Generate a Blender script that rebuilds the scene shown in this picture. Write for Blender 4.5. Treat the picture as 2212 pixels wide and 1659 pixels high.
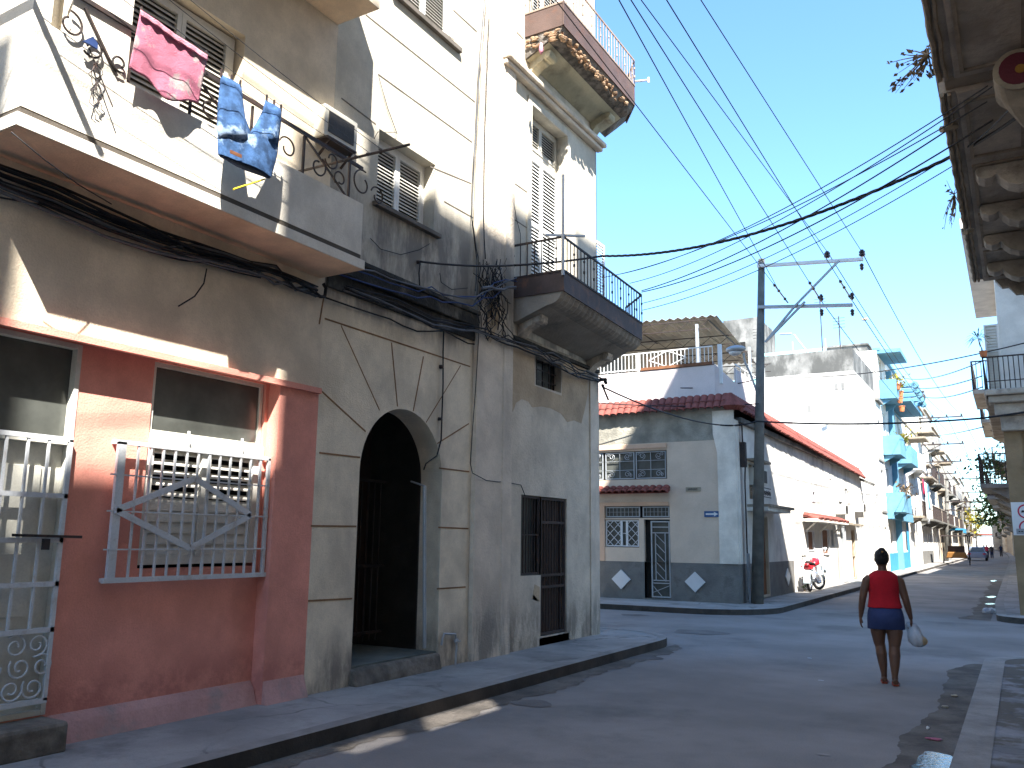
import bpy, math, random
from mathutils import Vector, Matrix
R = math.radians
random.seed(7)
for o in list(bpy.data.objects): bpy.data.objects.remove(o)
SC = bpy.context.scene
COL = SC.collection
# ------------------------------------------------------------------ camera
YAW, PITCH, ROLL, FPX, CH = 0.531929547, 0.179181224, 0.0117375228, 1845.9, 1.65
_cy, _sy, _cp, _sp = math.cos(YAW), math.sin(YAW), math.cos(PITCH), math.sin(PITCH)
CF = Vector((-_sy*_cp, _cy*_cp, _sp)); _r = Vector((_cy, _sy, 0)); _u = _r.cross(CF)
CR = math.cos(ROLL)*_r + math.sin(ROLL)*_u
CU = -math.sin(ROLL)*_r + math.cos(ROLL)*_u
CC = Vector((0, 0, CH))
cd = bpy.data.cameras.new("camera"); cam = bpy.data.objects.new("camera", cd); COL.objects.link(cam)
cd.sensor_fit = 'HORIZONTAL'; cd.sensor_width = 36; cd.lens = FPX/2212*36
cd.clip_start = 0.05; cd.clip_end = 3000
cam.matrix_world = Matrix(((CR.x, CU.x, -CF.x, CC.x), (CR.y, CU.y, -CF.y, CC.y), (CR.z, CU.z, -CF.z, CC.z), (0, 0, 0, 1)))
SC.camera = cam
# ------------------------------------------------------------------ light
SUN = Vector((.60, -.70, 1.06)).normalized()
w = bpy.data.worlds.new("World"); SC.world = w; w.use_nodes = True
nt = w.node_tree; sky = nt.nodes.new('ShaderNodeTexSky'); sky.sky_type = 'NISHITA'; sky.sun_disc = False
sky.sun_elevation = math.asin(SUN.z); sky.sun_rotation = math.atan2(SUN.x, SUN.y)
sky.air_density = 1.0; sky.dust_density = 0.25; sky.ozone_density = 1.6
bg = nt.nodes['Background']; bg.inputs[1].default_value = 0.108
tn = nt.nodes.new('ShaderNodeMix'); tn.data_type = 'RGBA'; tn.blend_type = 'MULTIPLY'; tn.inputs[0].default_value = 1; tn.inputs[7].default_value = (.64, .86, 1.0, 1)
nt.links.new(sky.outputs[0], tn.inputs[6]); nt.links.new(tn.outputs[2], bg.inputs[0])
ld = bpy.data.lights.new("sun", 'SUN'); ld.energy = 4.6; ld.angle = R(.53); ld.color = (1, .955, .88)
lo = bpy.data.objects.new("sun", ld); COL.objects.link(lo); lo.rotation_euler = SUN.to_track_quat('Z', 'Y').to_euler()
SC.view_settings.view_transform = 'Standard'; SC.view_settings.look = 'None'
SC.view_settings.exposure = 2.2; SC.view_settings.gamma = 1
SC.render.engine = 'CYCLES'
SC.cycles.max_bounces = 8; SC.cycles.diffuse_bounces = 5
# ------------------------------------------------------------------ rays of the photograph -> points on real planes
def ray(x, y): return CF + (x-1106)/FPX*CR - (y-829.5)/FPX*CU
def onx(x, y, X): d = ray(x, y); return CC + d*(X/d.x)
def ony(x, y, Y): d = ray(x, y); return CC + d*(Y/d.y)
def onz(x, y, Z): d = ray(x, y); return CC + d*((Z-CH)/d.z)
# ------------------------------------------------------------------ mesh helper
class MB:
    def __init__(s): s.v = []; s.f = []
    def add(s, vs, fs):
        n = len(s.v); s.v += [Vector(v) for v in vs]; s.f += [tuple(i+n for i in f) for f in fs]
    def hexa(s, p):      # p[0..3] bottom loop, p[4..7] top loop
        s.add(p, [(3,2,1,0),(4,5,6,7),(0,1,5,4),(1,2,6,5),(2,3,7,6),(3,0,4,7)])
    def box(s, x0, x1, y0, y1, z0, z1):
        s.hexa([(x0,y0,z0),(x1,y0,z0),(x1,y1,z0),(x0,y1,z0),(x0,y0,z1),(x1,y0,z1),(x1,y1,z1),(x0,y1,z1)])
    def mbox(s, m, a0, a1, b0, b1, d0, d1):
        s.hexa([m(a0,b0,d0),m(a1,b0,d0),m(a1,b0,d1),m(a0,b0,d1),m(a0,b1,d0),m(a1,b1,d0),m(a1,b1,d1),m(a0,b1,d1)])
    def quad(s, *p): s.add(p, [tuple(range(len(p)))])
    def prism(s, pts, off):
        n = len(pts); off = Vector(off); a = [Vector(p) for p in pts]
        s.add(a+[p+off for p in a], [tuple(range(n))[::-1], tuple(range(n, 2*n))]+[(i,(i+1)%n,(i+1)%n+n,i+n) for i in range(n)])
    def bar(s, p, q, w, h=None, up=(0,0,1)):
        p = Vector(p); q = Vector(q); h = h or w; d = (q-p).normalized(); u = Vector(up)
        if abs(d.dot(u)) > .98: u = Vector((0,1,0))
        sd = d.cross(u).normalized()*w/2; u = sd.cross(d).normalized()*h/2
        s.hexa([p-sd-u, p+sd-u, p+sd+u, p-sd+u, q-sd-u, q+sd-u, q+sd+u, q-sd+u])
    def tube(s, pts, r, n=6, cap=True):
        pts = [Vector(p) for p in pts]; m = len(pts); rr = r if isinstance(r, (list, tuple)) else [r]*m
        vs = []; pu = None
        for i, p in enumerate(pts):
            d = (pts[min(i+1, m-1)]-pts[max(i-1, 0)])
            d = d.normalized() if d.length > 1e-9 else Vector((0,0,1))
            u = pu if pu is not None else (Vector((0,0,1)) if abs(d.z) < .9 else Vector((1,0,0)))
            a = d.cross(u)
            if a.length < 1e-6: a = d.cross(Vector((1,.3,.2)))
            a.normalize(); b = a.cross(d).normalized(); pu = b
            for k in range(n):
                t = 2*math.pi*k/n; vs.append(p+(a*math.cos(t)+b*math.sin(t))*rr[i])
        fs = [(i*n+k, i*n+(k+1)%n, (i+1)*n+(k+1)%n, (i+1)*n+k) for i in range(m-1) for k in range(n)]
        if cap: fs += [tuple(range(n))[::-1], tuple(range((m-1)*n, m*n))]
        s.add(vs, fs)
    def loft(s, rings, cap=True):
        n = len(rings[0]); m = len(rings); vs = [p for r in rings for p in r]
        fs = [(i*n+k, i*n+(k+1)%n, (i+1)*n+(k+1)%n, (i+1)*n+k) for i in range(m-1) for k in range(n)]
        if cap: fs += [tuple(range(n))[::-1], tuple(range((m-1)*n, m*n))]
        s.add(vs, fs)
    def ell(s, c, rx, ry, rz, n=12, m=8):
        rings = [[(c[0]+rx*math.sin(math.pi*j/m)*math.cos(2*math.pi*k/n), c[1]+ry*math.sin(math.pi*j/m)*math.sin(2*math.pi*k/n), c[2]-rz*math.cos(math.pi*j/m)) for k in range(n)] for j in range(1, m)]
        s.loft(rings)
    def facade(s, m, a0, a1, b0, b1, holes=(), depth=.2):
        A = sorted({a0, a1, *[x for h in holes for x in h[:2] if a0 < x < a1]}); B = sorted({b0, b1, *[x for h in holes for x in h[2:4] if b0 < x < b1]})
        for i in range(len(A)-1):
            for j in range(len(B)-1):
                ca, cb = (A[i]+A[i+1])/2, (B[j]+B[j+1])/2
                if any(h[0] < ca < h[1] and h[2] < cb < h[3] for h in holes): continue
                s.quad(m(A[i],B[j],0), m(A[i+1],B[j],0), m(A[i+1],B[j+1],0), m(A[i],B[j+1],0))
        for h in holes:
            p0, p1, q0, q1 = h[:4]; d = h[4] if len(h) > 4 else depth
            s.quad(m(p0,q0,0), m(p0,q1,0), m(p0,q1,d), m(p0,q0,d)); s.quad(m(p1,q0,0), m(p1,q1,0), m(p1,q1,d), m(p1,q0,d))
            s.quad(m(p0,q0,0), m(p1,q0,0), m(p1,q0,d), m(p0,q0,d)); s.quad(m(p0,q1,0), m(p1,q1,0), m(p1,q1,d), m(p0,q1,d))
    def build(s, name, mat, parent=None, smooth=False, bevel=0):
        me = bpy.data.meshes.new(name); off = Vector(parent_loc(parent))
        me.from_pydata([tuple(v-off) for v in s.v], [], s.f); me.update()
        me.materials.append(mat)
        if smooth:
            for p in me.polygons: p.use_smooth = True
        o = bpy.data.objects.new(name, me); COL.objects.link(o)
        if parent: o.parent = parent
        if bevel:
            b = o.modifiers.new("bevel", 'BEVEL'); b.width = bevel; b.segments = 2; b.limit_method = 'ANGLE'
        return o
def build_each(mb, name, mat, parent, **k):   # every loose piece becomes a part of its own
    par = list(range(len(mb.v)))
    def fd(a):
        while par[a] != a: par[a] = par[par[a]]; a = par[a]
        return a
    for f in mb.f:
        for i in f[1:]: par[fd(i)] = fd(f[0])
    gr = {}
    for f in mb.f: gr.setdefault(fd(f[0]), []).append(f)
    for fs in gr.values():
        q = MB(); ids = sorted({i for f in fs for i in f}); mp = {a: b for b, a in enumerate(ids)}
        q.v = [mb.v[i] for i in ids]; q.f = [tuple(mp[i] for i in f) for f in fs]; q.build(name, mat, parent, **k)
LOC = {}
def parent_loc(p): return LOC.get(p.name, (0,0,0)) if p else (0,0,0)
def tag(o, label=None, cat=None, group=None, kind=None):
    if label: o['label'] = label
    if cat: o['category'] = cat
    if group: o['group'] = group
    if kind: o['kind'] = kind
    return o
def thing(name, loc, label, cat, group=None):
    o = bpy.data.objects.new(name, None); COL.objects.link(o); o.location = loc; o.empty_display_size = .2
    LOC[o.name] = tuple(loc); return tag(o, label, cat, group)
def sub(name, mb, mat, parent, **k):   # part that will itself carry sub-parts
    o = mb.build(name, mat, parent, **k); LOC[o.name] = parent_loc(parent); return o
def copy_tree(o, off, label, group=None):
    c = o.copy(); COL.objects.link(c); c.location = Vector(o.location)+Vector(off); c['label'] = label
    if group: c['group'] = group
    for ch in list(o.children):
        d = ch.copy(); COL.objects.link(d); d.parent = c
        for g in list(ch.children):
            e = g.copy(); COL.objects.link(e); e.parent = d
    return c
# ------------------------------------------------------------------ materials
def mat(name, col, rough=.85, var=.18, scale=2.2, stain=None, samt=.5, sscale=1.2, stretch=(1,1,1), bump=.25, bscale=60, metal=0, spec=.3, zband=None, cracks=None, lo=.5, hi=.72):
    m = bpy.data.materials.new(name); m.use_nodes = True; n = m.node_tree; N = n.nodes; L = n.links
    p = N['Principled BSDF']; p.inputs['Roughness'].default_value = rough; p.inputs['Metallic'].default_value = metal
    p.inputs['Specular IOR Level'].default_value = spec
    g = N.new('ShaderNodeNewGeometry'); pos = g.outputs['Position']
    def noise(sc, det=5, vec=None, rg=.55):
        t = N.new('ShaderNodeTexNoise'); t.inputs['Scale'].default_value = sc; t.inputs['Detail'].default_value = det; t.inputs['Roughness'].default_value = rg
        L.new(vec or pos, t.inputs['Vector']); return t.outputs['Fac']
    def ramp(v, a, b, c0=0, c1=1):
        r = N.new('ShaderNodeMapRange'); r.interpolation_type = 'SMOOTHSTEP'
        for i, x in ((1,a),(2,b),(3,c0),(4,c1)): r.inputs[i].default_value = x
        L.new(v, r.inputs[0]); return r.outputs[0]
    def math_(op, a, b):
        r = N.new('ShaderNodeMath'); r.operation = op
        for i, x in enumerate((a, b)):
            if isinstance(x, (int, float)): r.inputs[i].default_value = x
            else: L.new(x, r.inputs[i])
        return r.outputs[0]
    def mix(f, a, b):
        r = N.new('ShaderNodeMix'); r.data_type = 'RGBA'
        if isinstance(f, (int, float)): r.inputs[0].default_value = f
        else: L.new(f, r.inputs[0])
        for i, x in ((6,a),(7,b)):
            if isinstance(x, tuple): r.inputs[i].default_value = (*x, 1)
            else: L.new(x, r.inputs[i])
        return r.outputs[2]
    f1 = ramp(noise(scale, 6), .3, .7); dk = tuple(c*(1-var) for c in col); lt = tuple(min(1, c*(1+var*.6)) for c in col)
    c = mix(f1, dk, lt)
    f2 = ramp(noise(scale*9, 4), .35, .75, 0, var*.7); c = mix(f2, c, tuple(x*.6 for x in col))
    if bump: f3 = ramp(noise(70, 3, None, .7), .42, .68, 0, .22); c = mix(f3, c, tuple(x*.55 for x in col))
    if stain:
        mp = N.new('ShaderNodeMapping'); mp.inputs['Scale'].default_value = stretch; L.new(pos, mp.inputs['Vector'])
        s = ramp(noise(sscale, 8, mp.outputs[0], .65), lo, hi, 0, samt)
        if zband:
            sp = N.new('ShaderNodeSeparateXYZ'); L.new(pos, sp.inputs[0]); tot = None
            for (z0, z1, z2, z3) in zband:
                a = math_('MULTIPLY', ramp(sp.outputs['Z'], z0, z1), ramp(sp.outputs['Z'], z2, z3, 1, 0))
                tot = a if tot is None else math_('ADD', tot, a)
            s2 = math_('MULTIPLY', ramp(noise(sscale*2.5, 8, mp.outputs[0], .7), lo-.15, hi-.1, 0, 1), tot)
            s = math_('MINIMUM', math_('ADD', s, s2), .95)
        c = mix(s, c, stain)
    if cracks:
        v = N.new('ShaderNodeTexVoronoi'); v.feature = 'DISTANCE_TO_EDGE'; v.inputs['Scale'].default_value = cracks
        nv = N.new('ShaderNodeTexNoise'); nv.inputs['Scale'].default_value = 3; L.new(pos, nv.inputs['Vector'])
        ad = N.new('ShaderNodeMix'); ad.data_type = 'RGBA'; ad.inputs[0].default_value = .25; L.new(pos, ad.inputs[6]); L.new(nv.outputs['Color'], ad.inputs[7]); L.new(ad.outputs[2], v.inputs['Vector'])
        k = math_('MULTIPLY', ramp(v.outputs['Distance'], .004, .02, .75, 0), ramp(noise(.5, 3), .45, .6)); c = mix(k, c, tuple(x*.35 for x in col))
    L.new(c, p.inputs['Base Color'])
    if bump:
        b = N.new('ShaderNodeBump'); b.inputs['Strength'].default_value = bump; b.inputs['Distance'].default_value = .02
        h = math_('ADD', noise(bscale, 5), noise(bscale/8, 4)); L.new(h, b.inputs['Height']); L.new(b.outputs[0], p.inputs['Normal'])
    return m
M = {}
M['cream'] = mat('cream_plaster', (.72,.62,.48), stain=(.33,.28,.21), samt=.35, sscale=.7)
M['parapet'] = mat('parapet_paint', (.74,.69,.60), stain=(.5,.46,.4), samt=.4, sscale=2, stretch=(1,1,.4))
M['soffit'] = mat('soffit_paint', (.80,.61,.43), stain=(.42,.28,.17), samt=.35)
M['pink'] = mat('salmon_paint', (.80,.34,.265), var=.12, stain=(.52,.20,.165), samt=.45, sscale=1.3, zband=[(-1,0,.35,.75)])
M['pinkbase'] = mat('salmon_base', (.56,.32,.29), stain=(.28,.25,.24), samt=.8, sscale=2.5, bump=.6, bscale=25)
M['arch'] = mat('arch_plaster', (.80,.70,.54), stain=(.24,.21,.18), samt=.32, sscale=.9, stretch=(1,1,.35), zband=[(3.9,4.3,4.75,5.4),(-1,0,.3,.8),(5.0,5.3,5.9,6.6)])
M['upper'] = mat('upper_plaster', (.62,.57,.47), stain=(.20,.185,.165), samt=.5, sscale=.8, stretch=(1,1,.3), zband=[(4.4,4.6,5.2,6.2)])
M['corner'] = mat('corner_plaster', (.66,.575,.46), stain=(.24,.205,.165), samt=.5, sscale=.9, stretch=(1,1,.45), zband=[(-1,0,.3,1.0),(3.9,4.2,4.8,5.3)], bump=.5, bscale=30)
M['pil'] = mat('pilaster_plaster', (.72,.62,.50), stain=(.26,.235,.20), samt=.5, sscale=1.3, stretch=(1,1,.25), zband=[(-1,0,.4,1.1),(4.2,4.5,5.2,6.2)], bump=.5, bscale=30)
M['patch'] = mat('old_ochre_plaster', (.52,.40,.27), stain=(.24,.20,.15), samt=.5, bump=.6, bscale=25)
M['bandst'] = mat('blackened_ledge', (.17,.155,.13), var=.5, stain=(.03,.029,.026), samt=.97, sscale=2.2, stretch=(1,.7,.6), bump=1, bscale=30, lo=.32, hi=.52)
M['line'] = mat('brown_joint_line', (.27,.15,.075), var=.3)
M['darkline'] = mat('grey_joint', (.16,.14,.12), var=.3)
M['road'] = mat('asphalt', (.245,.225,.21), rough=.9, var=.22, scale=.5, stain=(.075,.072,.07), samt=.55, sscale=.45, bump=.35, bscale=45, cracks=None)
M['pave'] = mat('pavement_concrete', (.33,.31,.29), rough=.9, var=.25, scale=1.1, stain=(.10,.095,.09), samt=.6, sscale=1.4, bump=.4, bscale=40, cracks=1.0)
M['kerb'] = mat('kerb_concrete', (.29,.27,.25), var=.25, stain=(.11,.10,.09), samt=.5, sscale=3, bump=.4, bscale=30)
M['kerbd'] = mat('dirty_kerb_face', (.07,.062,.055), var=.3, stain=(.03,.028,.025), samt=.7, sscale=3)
M['gutter'] = mat('gutter_dirt', (.15,.13,.11), rough=.95, var=.4, stain=(.07,.06,.05), samt=.8, sscale=4, bump=.6, bscale=25)
M['tarpatch'] = mat('tar_patch', (.16,.145,.135), rough=.95, var=.3, bump=.5, bscale=30)
M['flag'] = mat('broken_flagstone', (.24,.24,.25), var=.35, scale=2.5, stain=(.10,.085,.065), samt=.9, sscale=2.3, bump=.7, bscale=20, cracks=2.2, lo=.42, hi=.55)
M['stone'] = mat('rough_step_stone', (.19,.165,.135), var=.5, scale=5, stain=(.07,.06,.05), samt=.7, sscale=4, bump=1, bscale=12)
M['tealfloor'] = mat('worn_teal_floor', (.15,.165,.15), var=.3)
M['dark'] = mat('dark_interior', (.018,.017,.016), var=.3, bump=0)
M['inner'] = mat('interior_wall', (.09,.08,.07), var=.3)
M['white'] = mat('white_paint', (.78,.78,.76), rough=.5, var=.08, bump=.05)
M['grille'] = mat('white_grille_paint', (.62,.64,.66), rough=.5, var=.1, bump=.05, stain=(.3,.22,.15), samt=.4, sscale=8)
M['door'] = mat('old_white_door', (.66,.65,.58), rough=.6, var=.15, stain=(.3,.28,.24), samt=.5, sscale=2.5, bump=.1)
M['louver'] = mat('cream_louver', (.68,.66,.60), rough=.6, var=.1, bump=.05)
M['moulding'] = mat('groove_shade_paint', (.10,.085,.07), var=.2, stain=(.12,.1,.085), samt=.5, sscale=3)  # dark base colour also carries the shade of the recessed groove
M['greylouver'] = mat('grey_louver', (.56,.53,.46), rough=.6, var=.12, bump=.05)
M['metal'] = mat('rusty_brown_metal', (.09,.065,.06), rough=.6, var=.25, stain=(.22,.10,.05), samt=.5, sscale=5, bump=.15)
M['iron'] = mat('black_iron', (.045,.035,.033), rough=.6, var=.3, bump=.1, stain=(.13,.06,.04), samt=.5, sscale=10)
M['pinkmetal'] = mat('brown_pink_sheet', (.115,.075,.063), rough=.6, var=.2, stain=(.15,.07,.045), samt=.7, sscale=4)
M['rail2'] = mat('weathered_railing', (.33,.25,.2), rough=.6, var=.3)
M['rust'] = mat('rust_plaster', (.36,.24,.15), var=.5, scale=6, stain=(.2,.07,.03), samt=.9, sscale=7, bump=1, bscale=20)
M['rubble'] = mat('broken_concrete', (.20,.175,.15), var=.6, scale=7, stain=(.04,.035,.03), samt=.95, sscale=9, bump=1, bscale=18)
M['soff2'] = mat('yellowed_soffit', (.52,.47,.33), stain=(.15,.12,.09), samt=.7, sscale=1.2, bump=.4, bscale=20)
M['soff3'] = mat('grey_soffit', (.32,.285,.235), stain=(.12,.11,.10), samt=.7, sscale=1.2, bump=.4, bscale=20)
M['glass'] = mat('dusty_glass', (.085,.09,.082), rough=.22, var=.3, bump=0, spec=.5)
M['cable'] = mat('black_cable', (.018,.018,.022), rough=.6, var=.2, bump=0)
M['cablegrey'] = mat('grey_cable', (.12,.13,.15), rough=.6, var=.2, bump=0)
M['cableblue'] = mat('blue_cable', (.03,.06,.18), rough=.6, var=.2, bump=0)
M['towel'] = mat('pink_towel', (.56,.19,.27), rough=1, var=.15, stain=(.42,.36,.34), samt=.85, sscale=2.2, bump=.8, bscale=180, lo=.53, hi=.57)
M['towelhem'] = mat('pink_towel_hem', (.72,.30,.38), rough=1, var=.2, bump=.8, bscale=150)
M['jeans'] = mat('blue_denim', (.06,.135,.30), rough=1, var=.55, scale=11, stain=(.45,.6,.8), samt=.8, sscale=2.6, bump=.5, bscale=250, lo=.56, hi=.66)
M['jeansd'] = mat('dark_denim', (.02,.035,.08), rough=1, bump=.3)
M['yellow'] = mat('yellow_plastic', (.75,.6,.03), rough=.4, var=.05, bump=0)
M['ac'] = mat('ac_housing', (.66,.63,.55), rough=.5, var=.1, bump=.05)
M['acg'] = mat('ac_grille', (.06,.055,.05), rough=.6, var=.3)
M['redtile'] = mat('red_roof_tile', (.235,.07,.055), rough=.8, var=.4, scale=5, stain=(.13,.05,.04), samt=.6, sscale=5)
M['housewall'] = mat('house_cream', (.60,.49,.385), var=.08, stain=(.5,.43,.36), samt=.3, sscale=.8)
M['housegrey'] = mat('rough_cement', (.30,.285,.24), var=.3, scale=3, stain=(.13,.125,.11), samt=.6, bump=.8, bscale=25)
M['dado'] = mat('grey_dado', (.175,.17,.16), var=.25, stain=(.07,.065,.055), samt=.6, sscale=2.2, bump=.6, bscale=30)
M['orange'] = mat('peach_paint', (.60,.41,.29), var=.1)
M['lilac'] = mat('pale_terrace_wall', (.66,.58,.56), var=.06, stain=(.5,.44,.38), samt=.3)
M['whitewall'] = mat('whitewashed_wall', (.70,.67,.61), var=.15, stain=(.17,.155,.135), samt=.7, sscale=.45, stretch=(1,1,.5))
M['mould'] = mat('mouldy_wall_top', (.22,.215,.2), var=.35, scale=1.5, stain=(.07,.07,.065), samt=.9, sscale=1.1, stretch=(1,1,.5), lo=.4, hi=.6)
M['tin'] = mat('corrugated_sheet', (.36,.30,.23), rough=.7, var=.2, stain=(.2,.14,.1), samt=.4)
M['steel'] = mat('grey_steel', (.40,.42,.44), rough=.45, var=.1, metal=.3, bump=.05)
M['pole'] = mat('weathered_pole', (.15,.145,.13), var=.25, scale=4, stain=(.08,.075,.065), samt=.5, sscale=5, stretch=(1,1,.2), bump=.4)
M['poleL'] = mat('concrete_pole', (.17,.155,.115), var=.2, bump=.2)
M['insul'] = mat('brown_insulator', (.03,.015,.02), rough=.2, var=.1, bump=0, spec=.6)
M['blue'] = mat('sky_blue_paint', (.12,.28,.39), var=.12, stain=(.10,.28,.42), samt=.3)
M['blued'] = mat('deep_blue_paint', (.04,.24,.42), var=.15)
M['grey'] = mat('grey_plaster', (.24,.235,.22), var=.25, stain=(.12,.115,.11), samt=.5)
M['beige'] = mat('beige_plaster', (.44,.37,.28), var=.15, stain=(.22,.19,.15), samt=.4)
M['ochre'] = mat('ochre_paint', (.27,.19,.11), var=.2, stain=(.22,.15,.08), samt=.5, sscale=1.5)
M['brown'] = mat('brown_facade', (.41,.36,.30), var=.35, stain=(.15,.13,.11), samt=.85, sscale=2.5, stretch=(1,.4,1), bump=.9, bscale=14)
M['brownlt'] = mat('dirty_moulding', (.30,.25,.19), var=.35, scale=5, stain=(.16,.12,.09), samt=.6, sscale=5)
M['doorbrown'] = mat('brown_wood', (.20,.085,.04), rough=.6, var=.3, scale=4, stretch=(1,1,.1), bump=.2)
M['doordark'] = mat('dark_brown_wood', (.045,.026,.02), rough=.6, var=.3, bump=.2)
M['teal'] = mat('teal_paint', (.10,.42,.38), var=.15)
M['leaf'] = mat('leaf_green', (.055,.10,.03), rough=.6, var=.5, scale=9, bump=0)
M['leafdry'] = mat('dry_leaf', (.20,.14,.08), rough=.7, var=.5, scale=9, bump=0)
M['leafyel'] = mat('yellow_leaf', (.42,.36,.04), rough=.7, var=.4, scale=9, bump=0)
M['terra'] = mat('terracotta', (.50,.17,.07), var=.2)
M['skin'] = mat('brown_skin', (.135,.062,.035), rough=.55, var=.08, bump=.05, spec=.4)
M['hair'] = mat('black_hair', (.012,.010,.009), rough=.5, var=.3, bump=.6, bscale=90)
M['redtop'] = mat('red_knit', (.50,.012,.022), rough=.9, var=.12, scale=8, bump=.5, bscale=120)
M['skirt'] = mat('blue_denim_skirt', (.035,.05,.13), rough=.95, var=.2, bump=.4, bscale=200)
M['sandal'] = mat('red_brown_sandal', (.28,.05,.02), rough=.5, var=.1)
M['redpaint'] = mat('red_enamel', (.42,.015,.025), rough=.25, var=.05, bump=0, spec=.6)
M['chrome'] = mat('chrome', (.7,.72,.75), rough=.2, metal=.9, var=.05, bump=0)
M['rubber'] = mat('black_rubber', (.02,.02,.02), rough=.8, var=.2)
M['silver'] = mat('pale_blue_silver', (.55,.66,.70), rough=.35, metal=.2, var=.05, bump=0)
M['bluecar'] = mat('grey_blue_car_paint', (.16,.20,.30), rough=.25, var=.05, bump=0, spec=.6)
M['amber'] = mat('amber_panel', (.25,.115,.03), rough=.5, var=.1)
M['signblue'] = mat('sign_blue', (.035,.10,.24), rough=.5, var=.1, bump=0)
M['signwhite'] = mat('sign_white', (.62,.62,.62), rough=.5, var=.06, bump=0)
M['signred'] = mat('sign_red', (.42,.02,.06), rough=.5, var=.05, bump=0)
M['signgrey'] = mat('sign_grey', (.28,.29,.31), rough=.6, var=.1, bump=0)
M['ink'] = mat('black_ink', (.03,.03,.035), rough=.6, var=.1, bump=0)
M['plate'] = mat('beige_name_plate', (.30,.26,.19), rough=.6, var=.1)
M['maroon'] = mat('maroon_roundel', (.09,.012,.022), rough=.7, var=.2)
M['yelspot'] = mat('orange_spot', (.26,.13,.02), rough=.7, var=.1)
M['bread'] = mat('brown_paper', (.42,.29,.16), var=.2)
M['cyan'] = mat('pale_cyan_paint', (.35,.70,.75), var=.05)
def translucent(name, col, alpha):
    m = mat(name, col, rough=.35, var=.1, bump=.3, bscale=30); p = m.node_tree.nodes['Principled BSDF']; p.inputs['Alpha'].default_value = alpha; return m
M['plastic'] = translucent('thin_white_plastic', (.72,.72,.76), .38)
def water():
    m = mat('puddle_water', (.05,.055,.06), rough=.05, var=.2, bump=.12, bscale=20, spec=1.0); return m
M['water'] = water()
# ================================================================== GROUND
def slab(name, pts, z0, z1, mt, label=None):
    mb = MB(); mb.prism([(x, y, z0) for x, y in pts], (0, 0, z1-z0)); o = mb.build(name, mt); tag(o, kind='structure'); return o
def arc(cx, cy, r, a0, a1, n=8): return [(cx+r*math.cos(R(a0+(a1-a0)*i/n)), cy+r*math.sin(R(a0+(a1-a0)*i/n))) for i in range(n+1)]
TH = R(.3); CT, ST = math.cos(TH), math.sin(TH)
# the street past the crossing runs straight for 60 m, then bends slowly to the left
CURVE = [(0.0, 0.0, TH)]
for _i in range(1, 421):
    _x, _y, _t = CURVE[-1]; CURVE.append((_x-math.sin(_t), _y+math.cos(_t), TH+R(max(0, _i-60)*.0125)))
def fr(u, w_, z=0, o=(-6.15, 21.75)):
    k = min(max(int(u), 0), 419); f = u-k; x0_, y0_, t0_ = CURVE[k]; ct_, st_ = math.cos(t0_), math.sin(t0_)
    return Vector((o[0]+x0_-f*st_+w_*ct_, o[1]+y0_+f*ct_+w_*st_, z))
mb = MB(); mb.quad((-900,-900,-.02), (900,-900,-.02), (900,900,-.02), (-900,900,-.02)); tag(mb.build('ground', M['pave']), kind='structure')
mb = MB()
def strip(mb, x0, x1, y0, y1, z):
    nx = max(1, int((x1-x0)/4)); ny = max(1, int((y1-y0)/4))
    mb.add([(x0+(x1-x0)*i/nx, y0+(y1-y0)*j/ny, z) for j in range(ny+1) for i in range(nx+1)], [(j*(nx+1)+i, j*(nx+1)+i+1, (j+1)*(nx+1)+i+1, (j+1)*(nx+1)+i) for j in range(ny) for i in range(nx)])
strip(mb, -6.1, .9, -40, 14, 0); strip(mb, -60, 60, 14, 22, 0)
uu = [.25]+list(range(5, 331, 5)); mb.add([v for u in uu for v in (fr(u, -.3), fr(u, 6.6))], [(2*i, 2*i+1, 2*i+3, 2*i+2) for i in range(len(uu)-1)])
tag(mb.build('road', M['road']), kind='structure')
def kerb(name, path, inward, ztop=.125, wd=.15):
    """path = outer kerb edge, inward = +1/-1 side of the pavement relative to travel direction"""
    top = MB(); face = MB(); n = len(path); P = [Vector((x, y, 0)) for x, y in path]; In = []
    for i in range(n):
        d = (P[min(i+1, n-1)]-P[max(i-1, 0)]).normalized(); In.append(Vector((-d.y, d.x, 0))*inward)
    for i in range(n-1):
        a, b = P[i]-In[i]*.004, P[i+1]-In[i+1]*.004; c, e = P[i]+In[i]*wd, P[i+1]+In[i+1]*wd
        top.quad(a+Vector((0,0,ztop)), b+Vector((0,0,ztop)), e+Vector((0,0,ztop)), c+Vector((0,0,ztop)))
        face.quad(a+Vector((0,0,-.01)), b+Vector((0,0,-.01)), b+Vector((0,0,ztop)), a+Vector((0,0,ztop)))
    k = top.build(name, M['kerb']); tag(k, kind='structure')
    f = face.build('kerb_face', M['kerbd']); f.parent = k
def dens(path, step=1.2):
    out = []
    for (x0, y0), (x1, y1) in zip(path, path[1:]):
        L = math.hypot(x1-x0, y1-y0); m = max(1, int(L/step)) if L < 60 else 10
        out += [(x0+(x1-x0)*i/m, y0+(y1-y0)*i/m) for i in range(m)]
    return out+[path[-1]]
pl = [(-4.95,-40)]+arc(-6.2,13.1,1.25,0,90)+[(-60,14.35)]
slab('pavement', pl+[(-60,13.0),(-6.4,13.0),(-6.4,-40)], -.02, .12, M['pave']); kerb('kerb', pl, 1)
us = list(range(5, 321, 9)); ph = [(-60,19.57)]+arc(-6.75,21.3,1.75,-90,-2)+[tuple(fr(u,1.15)[:2]) for u in us]
slab('pavement', ph+[tuple(fr(u,-.3)[:2]) for u in us[::-1]]+[tuple(fr(0,-.3)[:2]), (-60,22.2)], -.02, .12, M['pave']); kerb('kerb', ph, 1)
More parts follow.
